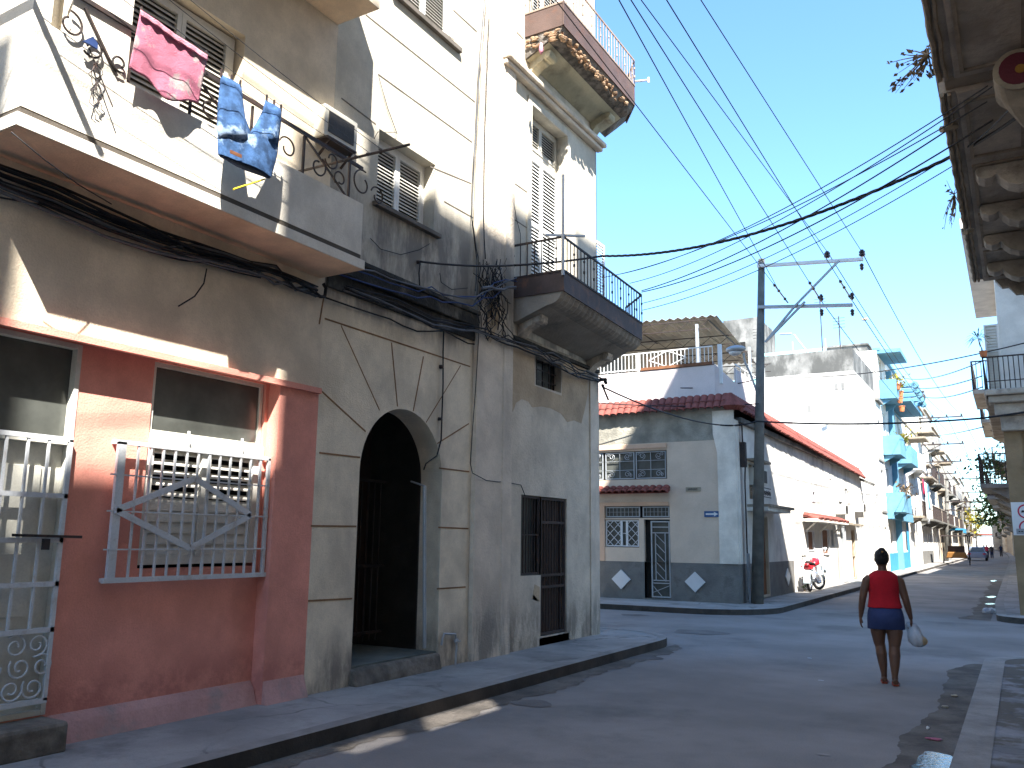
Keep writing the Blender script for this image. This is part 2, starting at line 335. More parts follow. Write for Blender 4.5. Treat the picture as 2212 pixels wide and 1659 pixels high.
pr = [(-.55,-40)]+arc(.3,13.5,.85,180,90)+[(60,14.35)]
slab('pavement', pr+[(60,12.8),(1.0,12.8),(1.0,-40)], -.02, .12, M['flag']); kerb('kerb', pr, -1, wd=.24)
pf = [(60,21.45)]+arc(.25,22.3,.85,-90,-180)+[tuple(fr(u,5.45)[:2]) for u in us]
slab('pavement', pf+[tuple(fr(u,6.9)[:2]) for u in us[::-1]]+[(.7,23), (60,23)], -.02, .12, M['pave']); kerb('kerb', pf, -1, wd=.2)
def gut(name, pts0, pts1, z=.004, mt='gutter'):
    mb = MB(); n = len(pts0); mb.add([(x,y,z) for x,y in pts0]+[(x,y,z) for x,y in pts1], [(i,i+1,n+i+1,n+i) for i in range(n-1)]); return tag(mb.build(name, M[mt]), kind='structure')
def jag(a, k=3.0): return .05*math.sin(a*k)+.03*math.sin(a*k*2.7+1)+.018*math.sin(a*k*7.3)+random.uniform(-.012,.012)
ys = [1+i*.05 for i in range(255)]
gut('gutter', [(-4.945, y) for y in ys], [(-4.68+jag(y)+.08*math.sin(y*1.1)+.16*math.exp(-((y-9.5)/1.2)**2)-.2*max(0,(y-12.5)), y) for y in ys])
ys = [4+i*.04 for i in range(252)]
gut('gutter', [(-.555, y) for y in ys], [(-.93+.6*jag(y, 2.1)+.06*math.sin(y*1.3)-max(0,(7.6-y))*.25+.35*max(0,(y-13.2)), y) for y in ys])
ys = [22+i*.1 for i in range(240)]
gut('gutter', [tuple(fr(y-21.75,5.44)[:2]) for y in ys], [tuple(fr(y-21.75, 5.0+jag(y, 1.4)-.2*math.exp(-((y-22.4)/.8)**2))[:2]) for y in ys])
def puddle(c, rx, ry, z=.009):
    mb = MB(); k = 22; ph_ = random.random()*6
    mb.add([(c[0], c[1], z)]+[(c[0]+rx*(1+.22*math.sin(3*t+ph_)+.12*math.sin(7*t))*math.cos(t), c[1]+ry*(1+.2*math.sin(2*t+ph_))*math.sin(t), z) for t in [2*math.pi*i/k for i in range(k)]], [(0, i+1, (i+1)%k+1) for i in range(k)])
    return tag(mb.build('puddle', M['water']), kind='structure')
puddle(onz(2025,1650,0), .17, .42); puddle(onz(2141,1290,0), .13, .55); puddle(onz(2138,1305,0), .12, .4); puddle(onz(2146,1255,0), .12, .8)
# ================================================================== PINK HOUSE
XW = -6.15
def mL(X): return lambda a, b, d: Vector((X-d, a, b))
def W(px, py, off=0): return onx(px, py, XW+off)
mW = mL(XW); mR = mL(-6.30)
house = thing('pink_and_cream_house', (-6.15, 4.0, .12), 'house with salmon pink ground floor and cream upper floor with a walled balcony', 'house')
mb = MB(); mb.facade(mW, -3.5, 6.51, 3.13, 13.0, [(3.95,5.23,4.4,6.46,.2),(-.5,1.0,4.4,6.4,.2),(3.95,5.23,7.6,9.7,.2)]); 
mb.box(-14,-6.15,-3.52,-3.5,0,13); mb.box(-14,-6.15,-3.5,6.505,12.9,13.0)
sub('upper_wall', mb, M['cream'], house)
mb = MB(); mb.facade(mR, -3.5, 5.97, .1, 3.135, [(2.6,3.98,.34,3.12,.1),(4.65,5.93,1.37,3.12,.12)])
mb.quad((-6.30,-3.5,3.133),(-6.15,-3.5,3.133),(-6.15,5.97,3.133),(-6.30,5.97,3.133))
mb.facade(mW, 5.97, 6.51, .1, 3.13); mb.quad((-6.15,5.97,.1),(-6.30,5.97,.1),(-6.30,5.97,3.13),(-6.15,5.97,3.13))
mb.box(-6.15,-6.10,-3.5,6.50,3.10,3.155)
mb.build('lower_wall', M['pink'], house)
mb = MB()
for y0, y1, x in ((3.99,5.965,-6.30),(5.965,6.51,-6.15)):
    xo = -6.25 if x < -6.2 else -6.13
    mb.hexa([(x,y0,.1),(xo+.06,y0,.1),(xo+.06,y1,.1),(x,y1,.1),(x,y0,.33),(xo,y0,.26),(xo,y1,.26),(x,y1,.33)])
mb.build('wall_base', M['pinkbase'], house, bevel=.015)
mb = MB(); mb.box(-6.5,-6.0,2.4,3.99,.1,.33); mb.build('door_step', M['stone'], house, bevel=.03)
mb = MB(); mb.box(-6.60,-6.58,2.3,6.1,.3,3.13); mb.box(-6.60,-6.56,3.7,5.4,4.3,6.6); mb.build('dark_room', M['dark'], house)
# window with louvres
win = MB()
def frame(mb, m, a0, a1, b0, b1, t, d0, d1):
    mb.mbox(m,a0,a0+t,b0,b1,d0,d1); mb.mbox(m,a1-t,a1,b0,b1,d0,d1); mb.mbox(m,a0+t,a1-t,b0,b0+t,d0,d1); mb.mbox(m,a0+t,a1-t,b1-t,b1,d0,d1)
def slats(mb, m, a0, a1, b0, b1, n, d0, d1, th=.012, tilt=.6):
    st = (b1-b0)/n
    for i in range(n):
        z = b0+st*(i+.5); h = st*tilt
        mb.hexa([m(a0,z-h,d0),m(a1,z-h,d0),m(a1,z-h+th,d0),m(a0,z-h+th,d0),m(a0,z+h,d1),m(a1,z+h,d1),m(a1,z+h+th,d1),m(a0,z+h+th,d1)])
frame(win, mR, 4.66,5.92,1.40,2.46,.075,.02,.09); win.mbox(mR,5.235,5.335,1.47,2.40,.01,.09); win.mbox(mR,4.66,5.92,2.40,2.50,-.03,.09)
wo = sub('louvred_window', win, M['louver'], house)
sl = MB()
for a0, a1 in ((4.735,5.235),(5.335,5.845)):
    slats(sl, mR, a0, a1, 1.95, 2.40, 5, .03, .085, th=.012, tilt=.22)
    slats(sl, mR, a0, a1, 1.475, 1.95, 5, .03, .05, th=.012, tilt=.52)
sl.build('slat', M['louver'], wo)
tr = MB(); frame(tr, mR, 4.66,5.92,2.50,3.12,.035,.03,.08); to = sub('transom_window', tr, M['door'], house)
g = MB(); g.mbox(mR,4.70,5.88,2.53,3.08,.05,.06); g.build('pane', M['glass'], to)
gr = MB(); XG = -6.205; mG = mL(XG); y0, y1, z0, z1 = 4.31, 5.95, 1.29, 2.385
gr.mbox(mG,y0-.03,y1+.02,z0-.02,z0+.02,-.015,.02); gr.mbox(mG,y0,y0+.07,z0,z1,-.01,.02); gr.mbox(mG,y1-.03,y1,z0,z1,-.01,.02); gr.mbox(mG,y0,y1,z1-.02,z1+.015,-.01,.02)
for i in range(1, 13):
    y = y0+.07+(y1-y0-.07)*i/13; t = .017 if i in (12, 7) else .009
    gr.mbox(mG, y-t/2-.004, y+t/2+.004, z0, z1+(.16 if i in (5, 10) else 0), -.005,.012)
for z in (1.53, 1.83, 2.12): gr.bar((XG+.008,y0-.05,z),(XG+.008,y1,z),.012)
cy, cz = (y0+y1)/2-.06, (z0+z1)/2
for a, b in (((y0+.02,cz),(cy,cz+.30)),((cy,cz+.30),(y1-.22,cz)),((y1-.22,cz),(cy,cz-.30)),((cy,cz-.30),(y0+.02,cz))):
    gr.bar((XG+.018,*a),(XG+.018,*b),.012,.05,up=(1,0,0) if False else (0,0,1))
for y in (y0+.02, y1-.02):
    for z in (z0, z1): gr.bar((XG,y,z),(-6.30,y,z),.03)
gr.build('window_grille', M['grille'], house)
# door
d = MB(); d.mbox(mR,2.62,3.94,.36,2.32,.05,.09)
for a0, a1, b0, b1 in ((2.75,3.2,.5,.95),(3.3,3.78,.5,.95),(3.3,3.78,1.05,1.5),(2.75,3.2,1.05,1.5),(3.3,3.78,1.6,2.15),(2.75,3.2,1.6,2.15)): d.mbox(mR,a0,a1,b0,b1,.035,.06)
frame(d, mR, 2.60,3.98,.34,3.12,.04,-.01,.1); d.mbox(mR,2.62,3.96,2.32,2.38,.0,.09)
do = sub('front_door', d, M['door'], house, bevel=.004)
g = MB(); g.mbox(mR,2.64,3.94,2.38,3.08,.06,.07); g.build('transom_pane', M['glass'], do)
gd = MB()
for i in range(9): y = 2.66+i*.158; gd.mbox(mR,y-.009,y+.009,.95,2.36,-.055,-.037)
for z in (.45,.95,1.28,1.60,1.93,2.36): gd.mbox(mR,2.62,3.95,z-.018,z+.018,-.06,-.03)
gd.mbox(mR,3.92,3.95,.45,2.36,-.06,-.03)
def scroll(mb, m, cy_, cz_, r, dr=1, r0=.25, turns=1.4, a0=0, t=.008, dd=0):
    pts = []
    for i in range(22):
        k = i/21; rr = r*(r0+(1-r0)*k); a = a0+dr*k*turns*2*math.pi; pts.append(m(cy_+rr*math.cos(a), cz_+rr*math.sin(a), dd))
    mb.tube(pts, t, 5)
for i, yy in enumerate((2.80,3.02,3.24,3.46,3.68,3.84)):
    for j, zz in enumerate((.55,.70,.85)): scroll(gd, mR, yy+(.05 if j == 1 else 0), zz, .085, dr=(-1)**(i+j), a0=i+j, dd=-.045)
gd.build('door_grille', M['grille'], do)
b = MB(); b.bar((-6.22,3.55,1.635),(-6.22,4.08,1.625),.02); b.box(-6.235,-6.21,3.78,3.83,1.53,1.61); b.build('bolt', M['iron'], do)
# upper shutter doors on balcony
def shutter(name, m, a0, a1, b0, b1, parent, mt, n=2, d0=.12, fr_=.06, slat=.045, fmt=None):
    mb = MB(); frame(mb, m, a0, a1, b0, b1, fr_, d0, d0+.05); wd = (a1-a0-2*fr_)/n; s_ = MB()
    for i in range(n):
        p0 = a0+fr_+wd*i; p1 = p0+wd; frame(mb, m, p0+.002, p1-.002, b0+fr_, b1-fr_, fr_*.75, d0-.012, d0+.03)
        mid = (b0+b1)/2 if (b1-b0) > 1.3 else None
        segs = [(b0+fr_*2, b1-fr_*2)] if mid is None else [(b0+fr_*2, mid-fr_*.5), (mid+fr_*.5, b1-fr_*2)]
        if mid: mb.mbox(m, p0+.04, p1-.04, mid-fr_*.5, mid+fr_*.5, d0-.01, d0+.03)
        for s0, s1 in segs: slats(s_, m, p0+fr_*.75, p1-fr_*.75, s0, s1, max(3, int((s1-s0)/slat)), d0, d0+.03, th=.008, tilt=.38)
    o = sub(name, mb, fmt or mt, parent); s_.build('slat', mt, o)
    k = MB(); k.mbox(m, a0, a1, b0, b1, d0+.06, d0+.07); k.build('backing', M['inner'], o)
shutter('balcony_door', mW, 3.97,5.21,4.4,6.44, house, M['greylouver'], fmt=M['louver'], slat=.05)
shutter('balcony_door', mW, 3.97,5.21,7.6,9.68, house, M['greylouver'])
shutter('balcony_door', mW, -.48,.98,4.4,6.38, house, M['greylouver'])
# balconies
def walled_balcony(z, ya, yb, hp, mt, iron=True):
    mb = MB(); m = lambda a, b, d: Vector((-5.55-d, a, b))
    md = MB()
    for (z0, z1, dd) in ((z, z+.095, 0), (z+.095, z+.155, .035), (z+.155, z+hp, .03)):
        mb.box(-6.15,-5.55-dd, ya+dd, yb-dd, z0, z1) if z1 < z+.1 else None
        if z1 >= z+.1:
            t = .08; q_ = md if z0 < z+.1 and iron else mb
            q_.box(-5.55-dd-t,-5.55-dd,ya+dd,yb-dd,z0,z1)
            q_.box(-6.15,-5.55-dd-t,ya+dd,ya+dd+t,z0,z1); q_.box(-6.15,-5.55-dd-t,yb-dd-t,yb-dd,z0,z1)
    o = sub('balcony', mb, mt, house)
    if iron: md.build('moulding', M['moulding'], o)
    s_ = MB(); s_.box(-6.14,-5.56,ya+.01,yb-.01,z-.004,z-.001); s_.build('underside', M['soffit'], o); return o
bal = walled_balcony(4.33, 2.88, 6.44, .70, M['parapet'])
walled_balcony(7.30, 2.3, 6.5, .88, M['cream'], False)
pr_ = MB(); pr_.box(-6.15,-5.585,2.915,3.05,5.03,7.3); pr_.box(-6.15,-5.585,3.19,3.66,5.03,7.3); pr_.box(-6.15,-5.75,3.05,3.19,5.03,7.3); pr_.box(-5.75,-5.585,3.05,3.19,5.03,5.16); pr_.build('end_pier', M['parapet'], bal)
ir = MB(); mI = mL(-5.555); Z0 = 5.03; Z1 = 5.42
ir.bar((-5.56,3.1,Z1+.06),(-5.60,6.40,Z1),.02,.035)
for yy in (3.68,4.25,4.9,5.55,6.2):
    ir.bar((-5.60,yy,Z0),(-5.60,yy,Z1),.02)
for yy in (2.95,4.25,5.55):
    ir.bar((-5.60 if yy > 3 else -5.57,yy+(0 if yy > 3 else .32),Z1),(-5.60 if yy > 3 else -5.57,yy+.62,Z0),.016)
    for dy, dz, r_, dr in ((.22,.20,.10,1),(.40,.12,.09,-1),(.62,.10,.07,1)) if yy < 3 else ((.16,.13,.11,1),(.34,.27,.10,-1),(.47,.12,.09,1),(.80,.2,.15,-1),(1.05,.15,.11,1)):
        scroll(ir, mI, yy+dy, Z0+dz, r_, dr=dr, r0=.45, turns=.95, a0=dy*9, t=.009)
ir.build('iron_rail', M['iron'], bal)
# ================================================================== CORNER BUILDING
cb = thing('arched_corner_building', (-6.15, 10, .12), 'weathered cream corner building with a dark arched doorway and two iron balconies', 'building')
AL, AR, ZS = 7.20, 8.76, 2.36; ac_, ar_ = (AL+AR)/2, (AR-AL)/2
mb = MB(); mb.facade(mW, 6.51, 9.40, .1, 4.62, [(AL,AR,.1,ZS+ar_,0)])
n = 24; tp = [(ac_+ar_*math.cos(math.pi*i/n), ZS+ar_*math.sin(math.pi*i/n)) for i in range(n+1)]
for i in range(n):
    (a0, b0), (a1, b1) = tp[i], tp[i+1]; mb.quad(mW(a0,b0,0), mW(a0,ZS+ar_,0), mW(a1,ZS+ar_,0), mW(a1,b1,0)) if b0 < ZS+ar_-1e-6 or b1 < ZS+ar_-1e-6 else None
    mb.quad(mW(a0,b0,0), mW(a1,b1,0), mW(a1,b1,.32), mW(a0,b0,.32))
for a in (AL, AR): mb.quad(mW(a,.1,0), mW(a,ZS,0), mW(a,ZS,.32), mW(a,.1,.32))
mb.build('arch_wall', M['arch'], cb)
# upper wall above the ledge
TW = (10.95, 12.18)
mb = MB(); mb.facade(mW, 6.512, 13.39, 4.62, 13.6, [(7.29,8.43,5.48,6.40,.26),(9.5-1.95,8.75,8.3,9.4,.2),(TW[0],TW[1],5.4,8.42,.25),(TW[0],TW[1],9.7,12.3,.25)])
mb.box(-16,-6.15,13.37,13.39,4.62,13.6); mb.box(-16,-6.15,6.51,13.37,13.5,13.6); mb.box(-16,-15.9,6.6,13.3,0,13.5)
mb.build('upper_wall', M['upper'], cb)
mb = MB(); mb.facade(mW, 9.40, 13.37, .1, 4.618, [(10.75,11.35,1.13,2.28,.15),(11.35,12.2,.25,2.28,.15),(11.16,12.0,3.95,4.40,.22)])
mb.box(-16,-6.15,13.35,13.388,0,4.618); mb.build('corner_wall', M['corner'], cb)
# pilasters
mb = MB(); ol = [(-6.16,9.42),(-6.085,9.42),(-6.085,9.62),(-6.10,9.64),(-6.10,10.10),(-6.085,10.12),(-6.085,10.36),(-6.16,10.36)]; mb.prism([(x,y,.1) for x, y in ol], (0,0,13.5)); mb.build('pilaster', M['pil'], cb)
mb = MB(); mb.box(-6.152,-6.125,13.05,13.39,.1,4.5); mb.build('pilaster', M['pil'], cb, bevel=.008)
# ochre plaster area, irregular outline traced on the wall
pts = [W(*p, .004) for p in ((1096,745),(1098,800),(1101,850),(1108,890),(1115,870),(1128,862),(1142,868),(1150,880),(1170,878),(1190,882),(1212,893),(1226,912),(1240,908),(1256,915),(1262,890),(1270,850),(1268,802),(1228,776),(1215,790),(1214,855),(1155,833),(1155,764),(1148,752))]
mb = MB(); mb.prism(pts, (-.003,0,0)); mb.build('old_plaster_patch', M['patch'], cb)
for tr_ in (((1064,640),(1058,668),(1062,700),(1068,716),(1076,700),(1078,668),(1072,645)),((1062,655),(1054,690),(1050,724),(1060,740),(1070,720))):
    mb = MB(); mb.prism([W(*p, .0705) for p in tr_], (-.003,0,0)); mb.build('old_plaster_patch', M['patch'], cb)
for tr_, mt in ((((1098,1290),(1120,1270),(1150,1282),(1166,1300),(1166,1372),(1098,1395)), 'grey'), (((1232,1310),(1245,1288),(1262,1292),(1266,1330),(1250,1362),(1232,1362)), 'grey'), (((1155,1262),(1166,1268),(1166,1300),(1150,1295)),'patch')):
    mb = MB(); mb.prism([W(*p, .004) for p in tr_], (-.003,0,0)); mb.build('cement_repair', M['corner'] if mt == 'grey' else M['patch'], cb)
mb = MB(); mb.box(-6.35,-6.15,11.3,12.3,.1,.25); mb.build('door_sill', M['stone'], cb, bevel=.02)
# painted joints
jl = MB()
def line_w(mb, p, q, off=.004, wd=.018):
    a = W(*p, off); b_ = W(*q, off); mb.bar(a, b_, wd, .006, up=(0,0,1)) if False else mb.prism([a+Vector((0,0,wd/2)) if abs((b_-a).y) > abs((b_-a).z)*.6 else a+Vector((0,wd/2,0)), b_+Vector((0,0,wd/2)) if abs((b_-a).y) > abs((b_-a).z)*.6 else b_+Vector((0,wd/2,0)), b_-Vector((0,0,wd/2)) if abs((b_-a).y) > abs((b_-a).z)*.6 else b_-Vector((0,wd/2,0)), a-Vector((0,0,wd/2)) if abs((b_-a).y) > abs((b_-a).z)*.6 else a-Vector((0,wd/2,0))], (-.003,0,0))
for p, q in (((702,688),(1016,792)),((737,703),(820,885)),((846,740),(859,878)),((915,770),(893,888)),((995,790),(921,912)),((692,842),(790,932)),((1013,915),(945,958)),((949,1011),(1014,1019)),((947,1139),(1012,1142)),((944,1272),(1006,1268)),((666,1298),(761,1293)),((672,1136),(770,1137)),((690,978),(778,988)),((690,700),(700,640))): line_w(jl, p, q)
build_each(jl, 'painted_joint', M['line'], cb)
jl = MB()
for p, q in (((790,31),(1026,220)),((817,160),(1020,307)),((738,212),(812,268)),((960,435),(1022,470)),((930,360),(1018,396)),((978,20),(1030,68)),((862,0),(980,85)),((1078,30),(1131,84)),((1078,372),(1146,420)),((1078,452),(1150,500)),((1078,522),(1108,545))): line_w(jl, p, q, wd=.016)
build_each(jl, 'wall_groove', M['darkline'], cb)
# ledges
mb = MB(); mb.box(-6.152,-6.12,6.53,9.41,4.26,4.44); mb.box(-6.152,-6.06,6.53,9.41,4.44,4.60); mb.box(-6.152,-6.03,6.53,9.41,4.60,4.66); mb.build('stained_ledge', M['bandst'], cb, bevel=.012)
mb = MB(); mb.box(-6.152,-6.09,10.37,13.38,4.50,4.56); mb.build('stained_ledge', M['bandst'], cb, bevel=.01)
mb = MB(); mb.box(-6.152,-6.08,8.55-1.33,8.52,5.42,5.475); mb.box(-6.152,-6.09,7.4,8.9,8.22,8.29); build_each(mb, 'window_sill', M['darkline'], cb, bevel=.006)
mb = MB(); mb.box(-6.152,-6.03,10.0,13.44,8.64,8.72); mb.box(-6.152,-5.97,9.98,13.48,8.72,8.80); mb.build('cornice', M['pil'], cb, bevel=.02)
for zt in (8.42, 12.3):
    mb = MB(); mb.box(-6.152,-6.12,10.83,10.95,5.4 if zt < 9 else 9.7,zt+.13); mb.box(-6.152,-6.12,12.18,12.30,5.4 if zt < 9 else 9.7,zt+.13); mb.box(-6.152,-6.12,10.95,12.18,zt,zt+.13); build_each(mb, 'door_surround', M['upper'], cb, bevel=.01)
shutter('shutter_window', mW, 7.29,8.43,5.48,6.40, cb, M['louver'], d0=.17, fmt=M['white'])
shutter('shutter_window', mW, 7.56,8.74,8.3,9.4, cb, M['louver'], d0=.08, fmt=M['white'])
shutter('balcony_shutter', mW, TW[0],TW[1],5.4,7.75, cb, M['white'], d0=.15, slat=.06)
shutter('transom_shutter', mW, TW[0],TW[1],7.80,8.41, cb, M['greylouver'], d0=.18)
shutter('balcony_shutter', mW, TW[0],TW[1],9.7,12.3, cb, M['white'], d0=.15, slat=.06)
mS = lambda a, b, d: Vector((-6.20-d, a, b))
mb = MB(); frame(mb, mS, 13.40,13.86,5.45,7.0,.05,0,.035); o_ = sub('open_shutter_leaf', mb, M['white'], cb); s_ = MB(); slats(s_, mS, 13.45,13.81,5.5,6.95,26,0,.03,th=.008,tilt=.4); s_.build('slat', M['white'], o_)
# small grilled window
mb = MB(); frame(mb, mW, 11.16,12.0,3.95,4.40,.02,.12,.15)
for i in range(1, 4): mb.mbox(mW, 11.16+.21*i-.008, 11.16+.21*i+.008, 3.95, 4.40, .10,.12)
for z in (4.08, 4.24): mb.mbox(mW, 11.16,12.0,z-.006,z+.006,.09,.105)
o_ = sub('small_window', mb, M['iron'], cb); k = MB(); k.mbox(mW,11.16,12.0,3.95,4.40,.17,.18); k.build('pane', M['glass'], o_)
# low grilled door and window
def bars(mb, m, a0, a1, b0, b1, st, r, d): 
    k = int((a1-a0)/st)
    for i in range(k+1): y = a0+(a1-a0)*i/k; mb.mbox(m, y-r, y+r, b0, b1, d, d+2*r)
mb = MB(); frame(mb, mW, 11.36,12.19,.26,2.27,.035,.02,.06); bars(mb, mW, 11.42,12.13,.3,2.24,.085,.008,.03)
for z in (.95,1.12,1.9): mb.mbox(mW,11.38,12.17,z-.02,z+.02,.02,.05)
o_ = sub('barred_door', mb, M['iron'], cb); k = MB(); k.mbox(mW,11.36,12.19,.26,2.27,.10,.13); k.build('door_leaf', M['doordark'], o_)
mb = MB(); frame(mb, mW, 10.76,11.345,1.14,2.27,.03,.02,.06); bars(mb, mW, 10.8,11.3,1.16,2.25,.075,.007,.03); mb.mbox(mW,10.76,11.345,1.7,1.72,.02,.04)
o_ = sub('barred_window', mb, M['iron'], cb); k = MB(); k.mbox(mW,10.76,11.345,1.14,2.27,.12,.14); k.build('pane', M['glass'], o_)
# entrance passage
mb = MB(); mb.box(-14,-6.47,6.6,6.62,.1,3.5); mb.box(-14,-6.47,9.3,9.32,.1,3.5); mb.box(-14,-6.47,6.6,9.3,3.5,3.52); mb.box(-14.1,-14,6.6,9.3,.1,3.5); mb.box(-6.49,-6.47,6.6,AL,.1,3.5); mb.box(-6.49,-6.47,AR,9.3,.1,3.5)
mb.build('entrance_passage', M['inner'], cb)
mb = MB(); mb.box(-14,-6.17,AL+.002,AR-.002,.1,.31); mb.build('entrance_floor', M['tealfloor'], cb)
mb = MB(); mb.hexa([(-6.18,AL-.02,.1),(-6.03,AL-.02,.1),(-6.05,8.74,.1),(-6.18,8.74,.1),(-6.18,AL-.02,.30),(-6.10,AL-.02,.27),(-6.09,8.74,.30),(-6.18,8.74,.30)]); mb.build('entrance_step', M['stone'], cb, bevel=.03)
mb = MB()
for y in [7.3+i*.12 for i in range(12)]: mb.tube([(-7.0,y,.4),(-7.0,y,2.35)],.009,6)
for z in (.5,1.3,2.35): mb.bar((-7.0,7.22,z),(-7.0,8.72,z),.03)
mb.build('iron_gate', M['iron'], cb)
mb = MB(); mb.box(-7.35,-7.30,7.2,7.95,.4,3.3); mb.box(-7.35,-7.30,8.3,8.76,.4,3.3); mb.build('inner_door', M['doordark'], cb)
mb = MB(); mb.tube([W(917,1400,-.02),W(917,1050,-.02)],.022,8); mb.tube([W(917,1050,-.02),W(888,1040,-.3)],.012,6); mb.build('drain_pipe', M['steel'], cb)
# iron balconies
def iron_balcony(zb, zt, sag, bandm, railm, soffm, far, upper, X1=-5.32, Y0=10.45):
    Y1 = far; ch = (-5.85, Y1+.55)
    def zz(y): return -sag*(y-Y0)/(Y1-Y0)
    pts = [(-6.15,Y0),(X1,Y0),(X1,Y1),ch,(-6.15,Y1+.6)]
    def sheet(mb, p, q, za, zb_, t=.02):
        p = Vector((*p,0)); q = Vector((*q,0)); d = (q-p).normalized(); nrm = Vector((-d.y,d.x,0))*t
        mb.hexa([p+Vector((0,0,za+zz(p.y))), q+Vector((0,0,za+zz(q.y))), q+nrm+Vector((0,0,za+zz(q.y))), p+nrm+Vector((0,0,za+zz(p.y))), p+Vector((0,0,zb_+zz(p.y))), q+Vector((0,0,zb_+zz(q.y))), q+nrm+Vector((0,0,zb_+zz(q.y))), p+nrm+Vector((0,0,zb_+zz(p.y)))])
    mb = MB(); rings = []
    prof = [(.0,-.01),(-.02,-.03),(-.05,-.09),(-.11,-.14),(-.18,-.165),(-.25,-.175)]; WZ = .37
    # slab with a fluted cyma edge
    for y in [Y0+.02+(Y1-Y0-.02)*i/60 for i in range(61)]:
        fl = 0 if not soffm == 'soff3' else .012*math.sin(i_*1.0) if False else .014*math.cos(y*44)
        rings.append([(-6.15,y,zb+.06+zz(y)),(X1-.03,y,zb+.06+zz(y))]+[(X1-.02+a+fl,y,zb+b_+zz(y)) for a, b_ in prof]+[(-6.15,y,zb-WZ+zz(y))])
    mb.loft(rings)
    cx = [(-6.15,Y1),(X1-.02,Y1),(ch[0]+.0,ch[1]),(-6.15,Y1+.58)]; cx2 = [(-6.15,Y1),(X1-.28,Y1),(ch[0]-.12,ch[1]-.22),(-6.15,Y1+.2)]
    mb.hexa([(x,y,zb-(WZ if k in (0,3) else .18)-sag) for k, (x, y) in enumerate(cx2)]+[(x,y,zb+.06-sag) for x, y in cx])
    bo = sub('balcony', mb, M['rubble'] if upper else M[soffm], cb, smooth=False)
    s2 = MB(); s2.prism([(-6.14,Y0+.05,zb-WZ-.004),(X1-.28,Y0+.05,zb-.184),(X1-.28,Y1-.02,zb-.184-sag),(-6.14,Y1-.02,zb-WZ-.004-sag)], (0,0,-.004)); s2.build('underside', M[soffm], bo)
    bd = MB(); sheet(bd, pts[0], pts[1], zb, zt); sheet(bd, pts[1], pts[2], zb, zt); sheet(bd, pts[2], pts[3], zb, zt); bd.bar((X1,Y0,zb),(X1,Y0,zt),.025); bd.build('metal_band', bandm, bo)
    rl = MB(); H = .50
    for (p, q) in zip(pts, pts[1:4]):
        L = math.hypot(q[0]-p[0], q[1]-p[1]); k = max(2, round(L/.115))
        for i in range(k+1):
            x = p[0]+(q[0]-p[0])*i/k; y = p[1]+(q[1]-p[1])*i/k; rl.tube([(x,y,zt+zz(y)),(x,y,zt+H+zz(y))],.0085,5)
            if i % 3 == 0: rl.tube([(x,y,zt+.16+zz(y)),(x,y,zt+.2+zz(y))],.016,6); rl.tube([(x,y,zt+.33+zz(y)),(x,y,zt+.36+zz(y))],.016,6)
        for z in (H,.0): rl.bar((*p,zt+z+zz(p[1])),(*q,zt+z+zz(q[1])),.02,.03)
    rl.build('railing', railm, bo)
    for yb_, zc in ((Y0+.25, 0), (Y1-.35, -sag)):     # scroll brackets
        br = MB(); pf_ = []; sc_ = .55
        for i in range(17):
            t = i/16*math.pi*1.0; pf_.append((-5.62-.10*math.cos(t)*1.0, zb-.40+zc+.12*math.sin(t)+.02))
        outline = [(-6.15,zb-.26+zc),(-5.52,zb-.26+zc),(-5.50,zb-.34+zc),(-5.54,zb-.44+zc),(-5.64,zb-.50+zc),(-5.72,zb-.47+zc),(-5.76,zb-.53+zc),(-5.86,zb-.57+zc),(-5.95,zb-.62+zc),(-6.03,zb-.72+zc),(-6.10,zb-.80+zc),(-6.15,zb-.82+zc)]
        z0_ = zb-.26+zc; zt_ = zb-.25+zc; outline = [(-6.15+(x+6.15)*.62, zt_+(z-z0_)*sc_) for x, z in outline]
        br.prism([(x, yb_-.11, z) for x, z in outline], (0,.22,0)); xq = -6.15+.55*.62; br.tube([(xq,yb_-.125,zt_-.14*sc_),(xq,yb_+.125,zt_-.14*sc_)],.085*sc_,14); br.build('bracket', M['pil' if not upper else 'soff2'], bo, bevel=.012)
    return bo, X1, Y0
iron_balcony(5.13, 5.43, .11, M['metal'], M['iron'], 'soff3', 13.42, False)
bo, _, _ = iron_balcony(9.48, 9.88, 0, M['pinkmetal'], M['rail2'], 'soff2', 13.6, True, -5.46, 10.72)
mb = MB()
for i in range(70):   # broken edge rubble under the upper balcony
    y = random.uniform(10.75,13.3); x = -5.50-abs(random.gauss(0,.03)); z = 9.42-random.uniform(0,.15)
    mb.ell((x,y,z), random.uniform(.02,.05), random.uniform(.03,.1), random.uniform(.015,.04), 6, 4)
for i in range(26):
    x = random.uniform(-6.1,-5.55); mb.ell((x,10.71,9.42-random.uniform(0,.18)), random.uniform(.03,.08), .02, random.uniform(.01,.03), 6, 4)
mb.build('broken_edge', M['rust'], bo)
mb = MB(); a = onx(1214,376,-5.32); mb.box(-5.335,-5.30,10.41,10.445,5.35,a.z); mb.bar((-5.6,10.43,6.0),(-5.05,10.6,5.94),.03); mb.build('balcony_post', M['steel'], cb)
# ================================================================== THINGS ON THE LEFT FACADE
def solid(o, t=.006, sub_=0):
    s = o.modifiers.new("solid", 'SOLIDIFY'); s.thickness = t
    if sub_: s = o.modifiers.new("sub", 'SUBSURF'); s.levels = s.render_levels = sub_
    return o
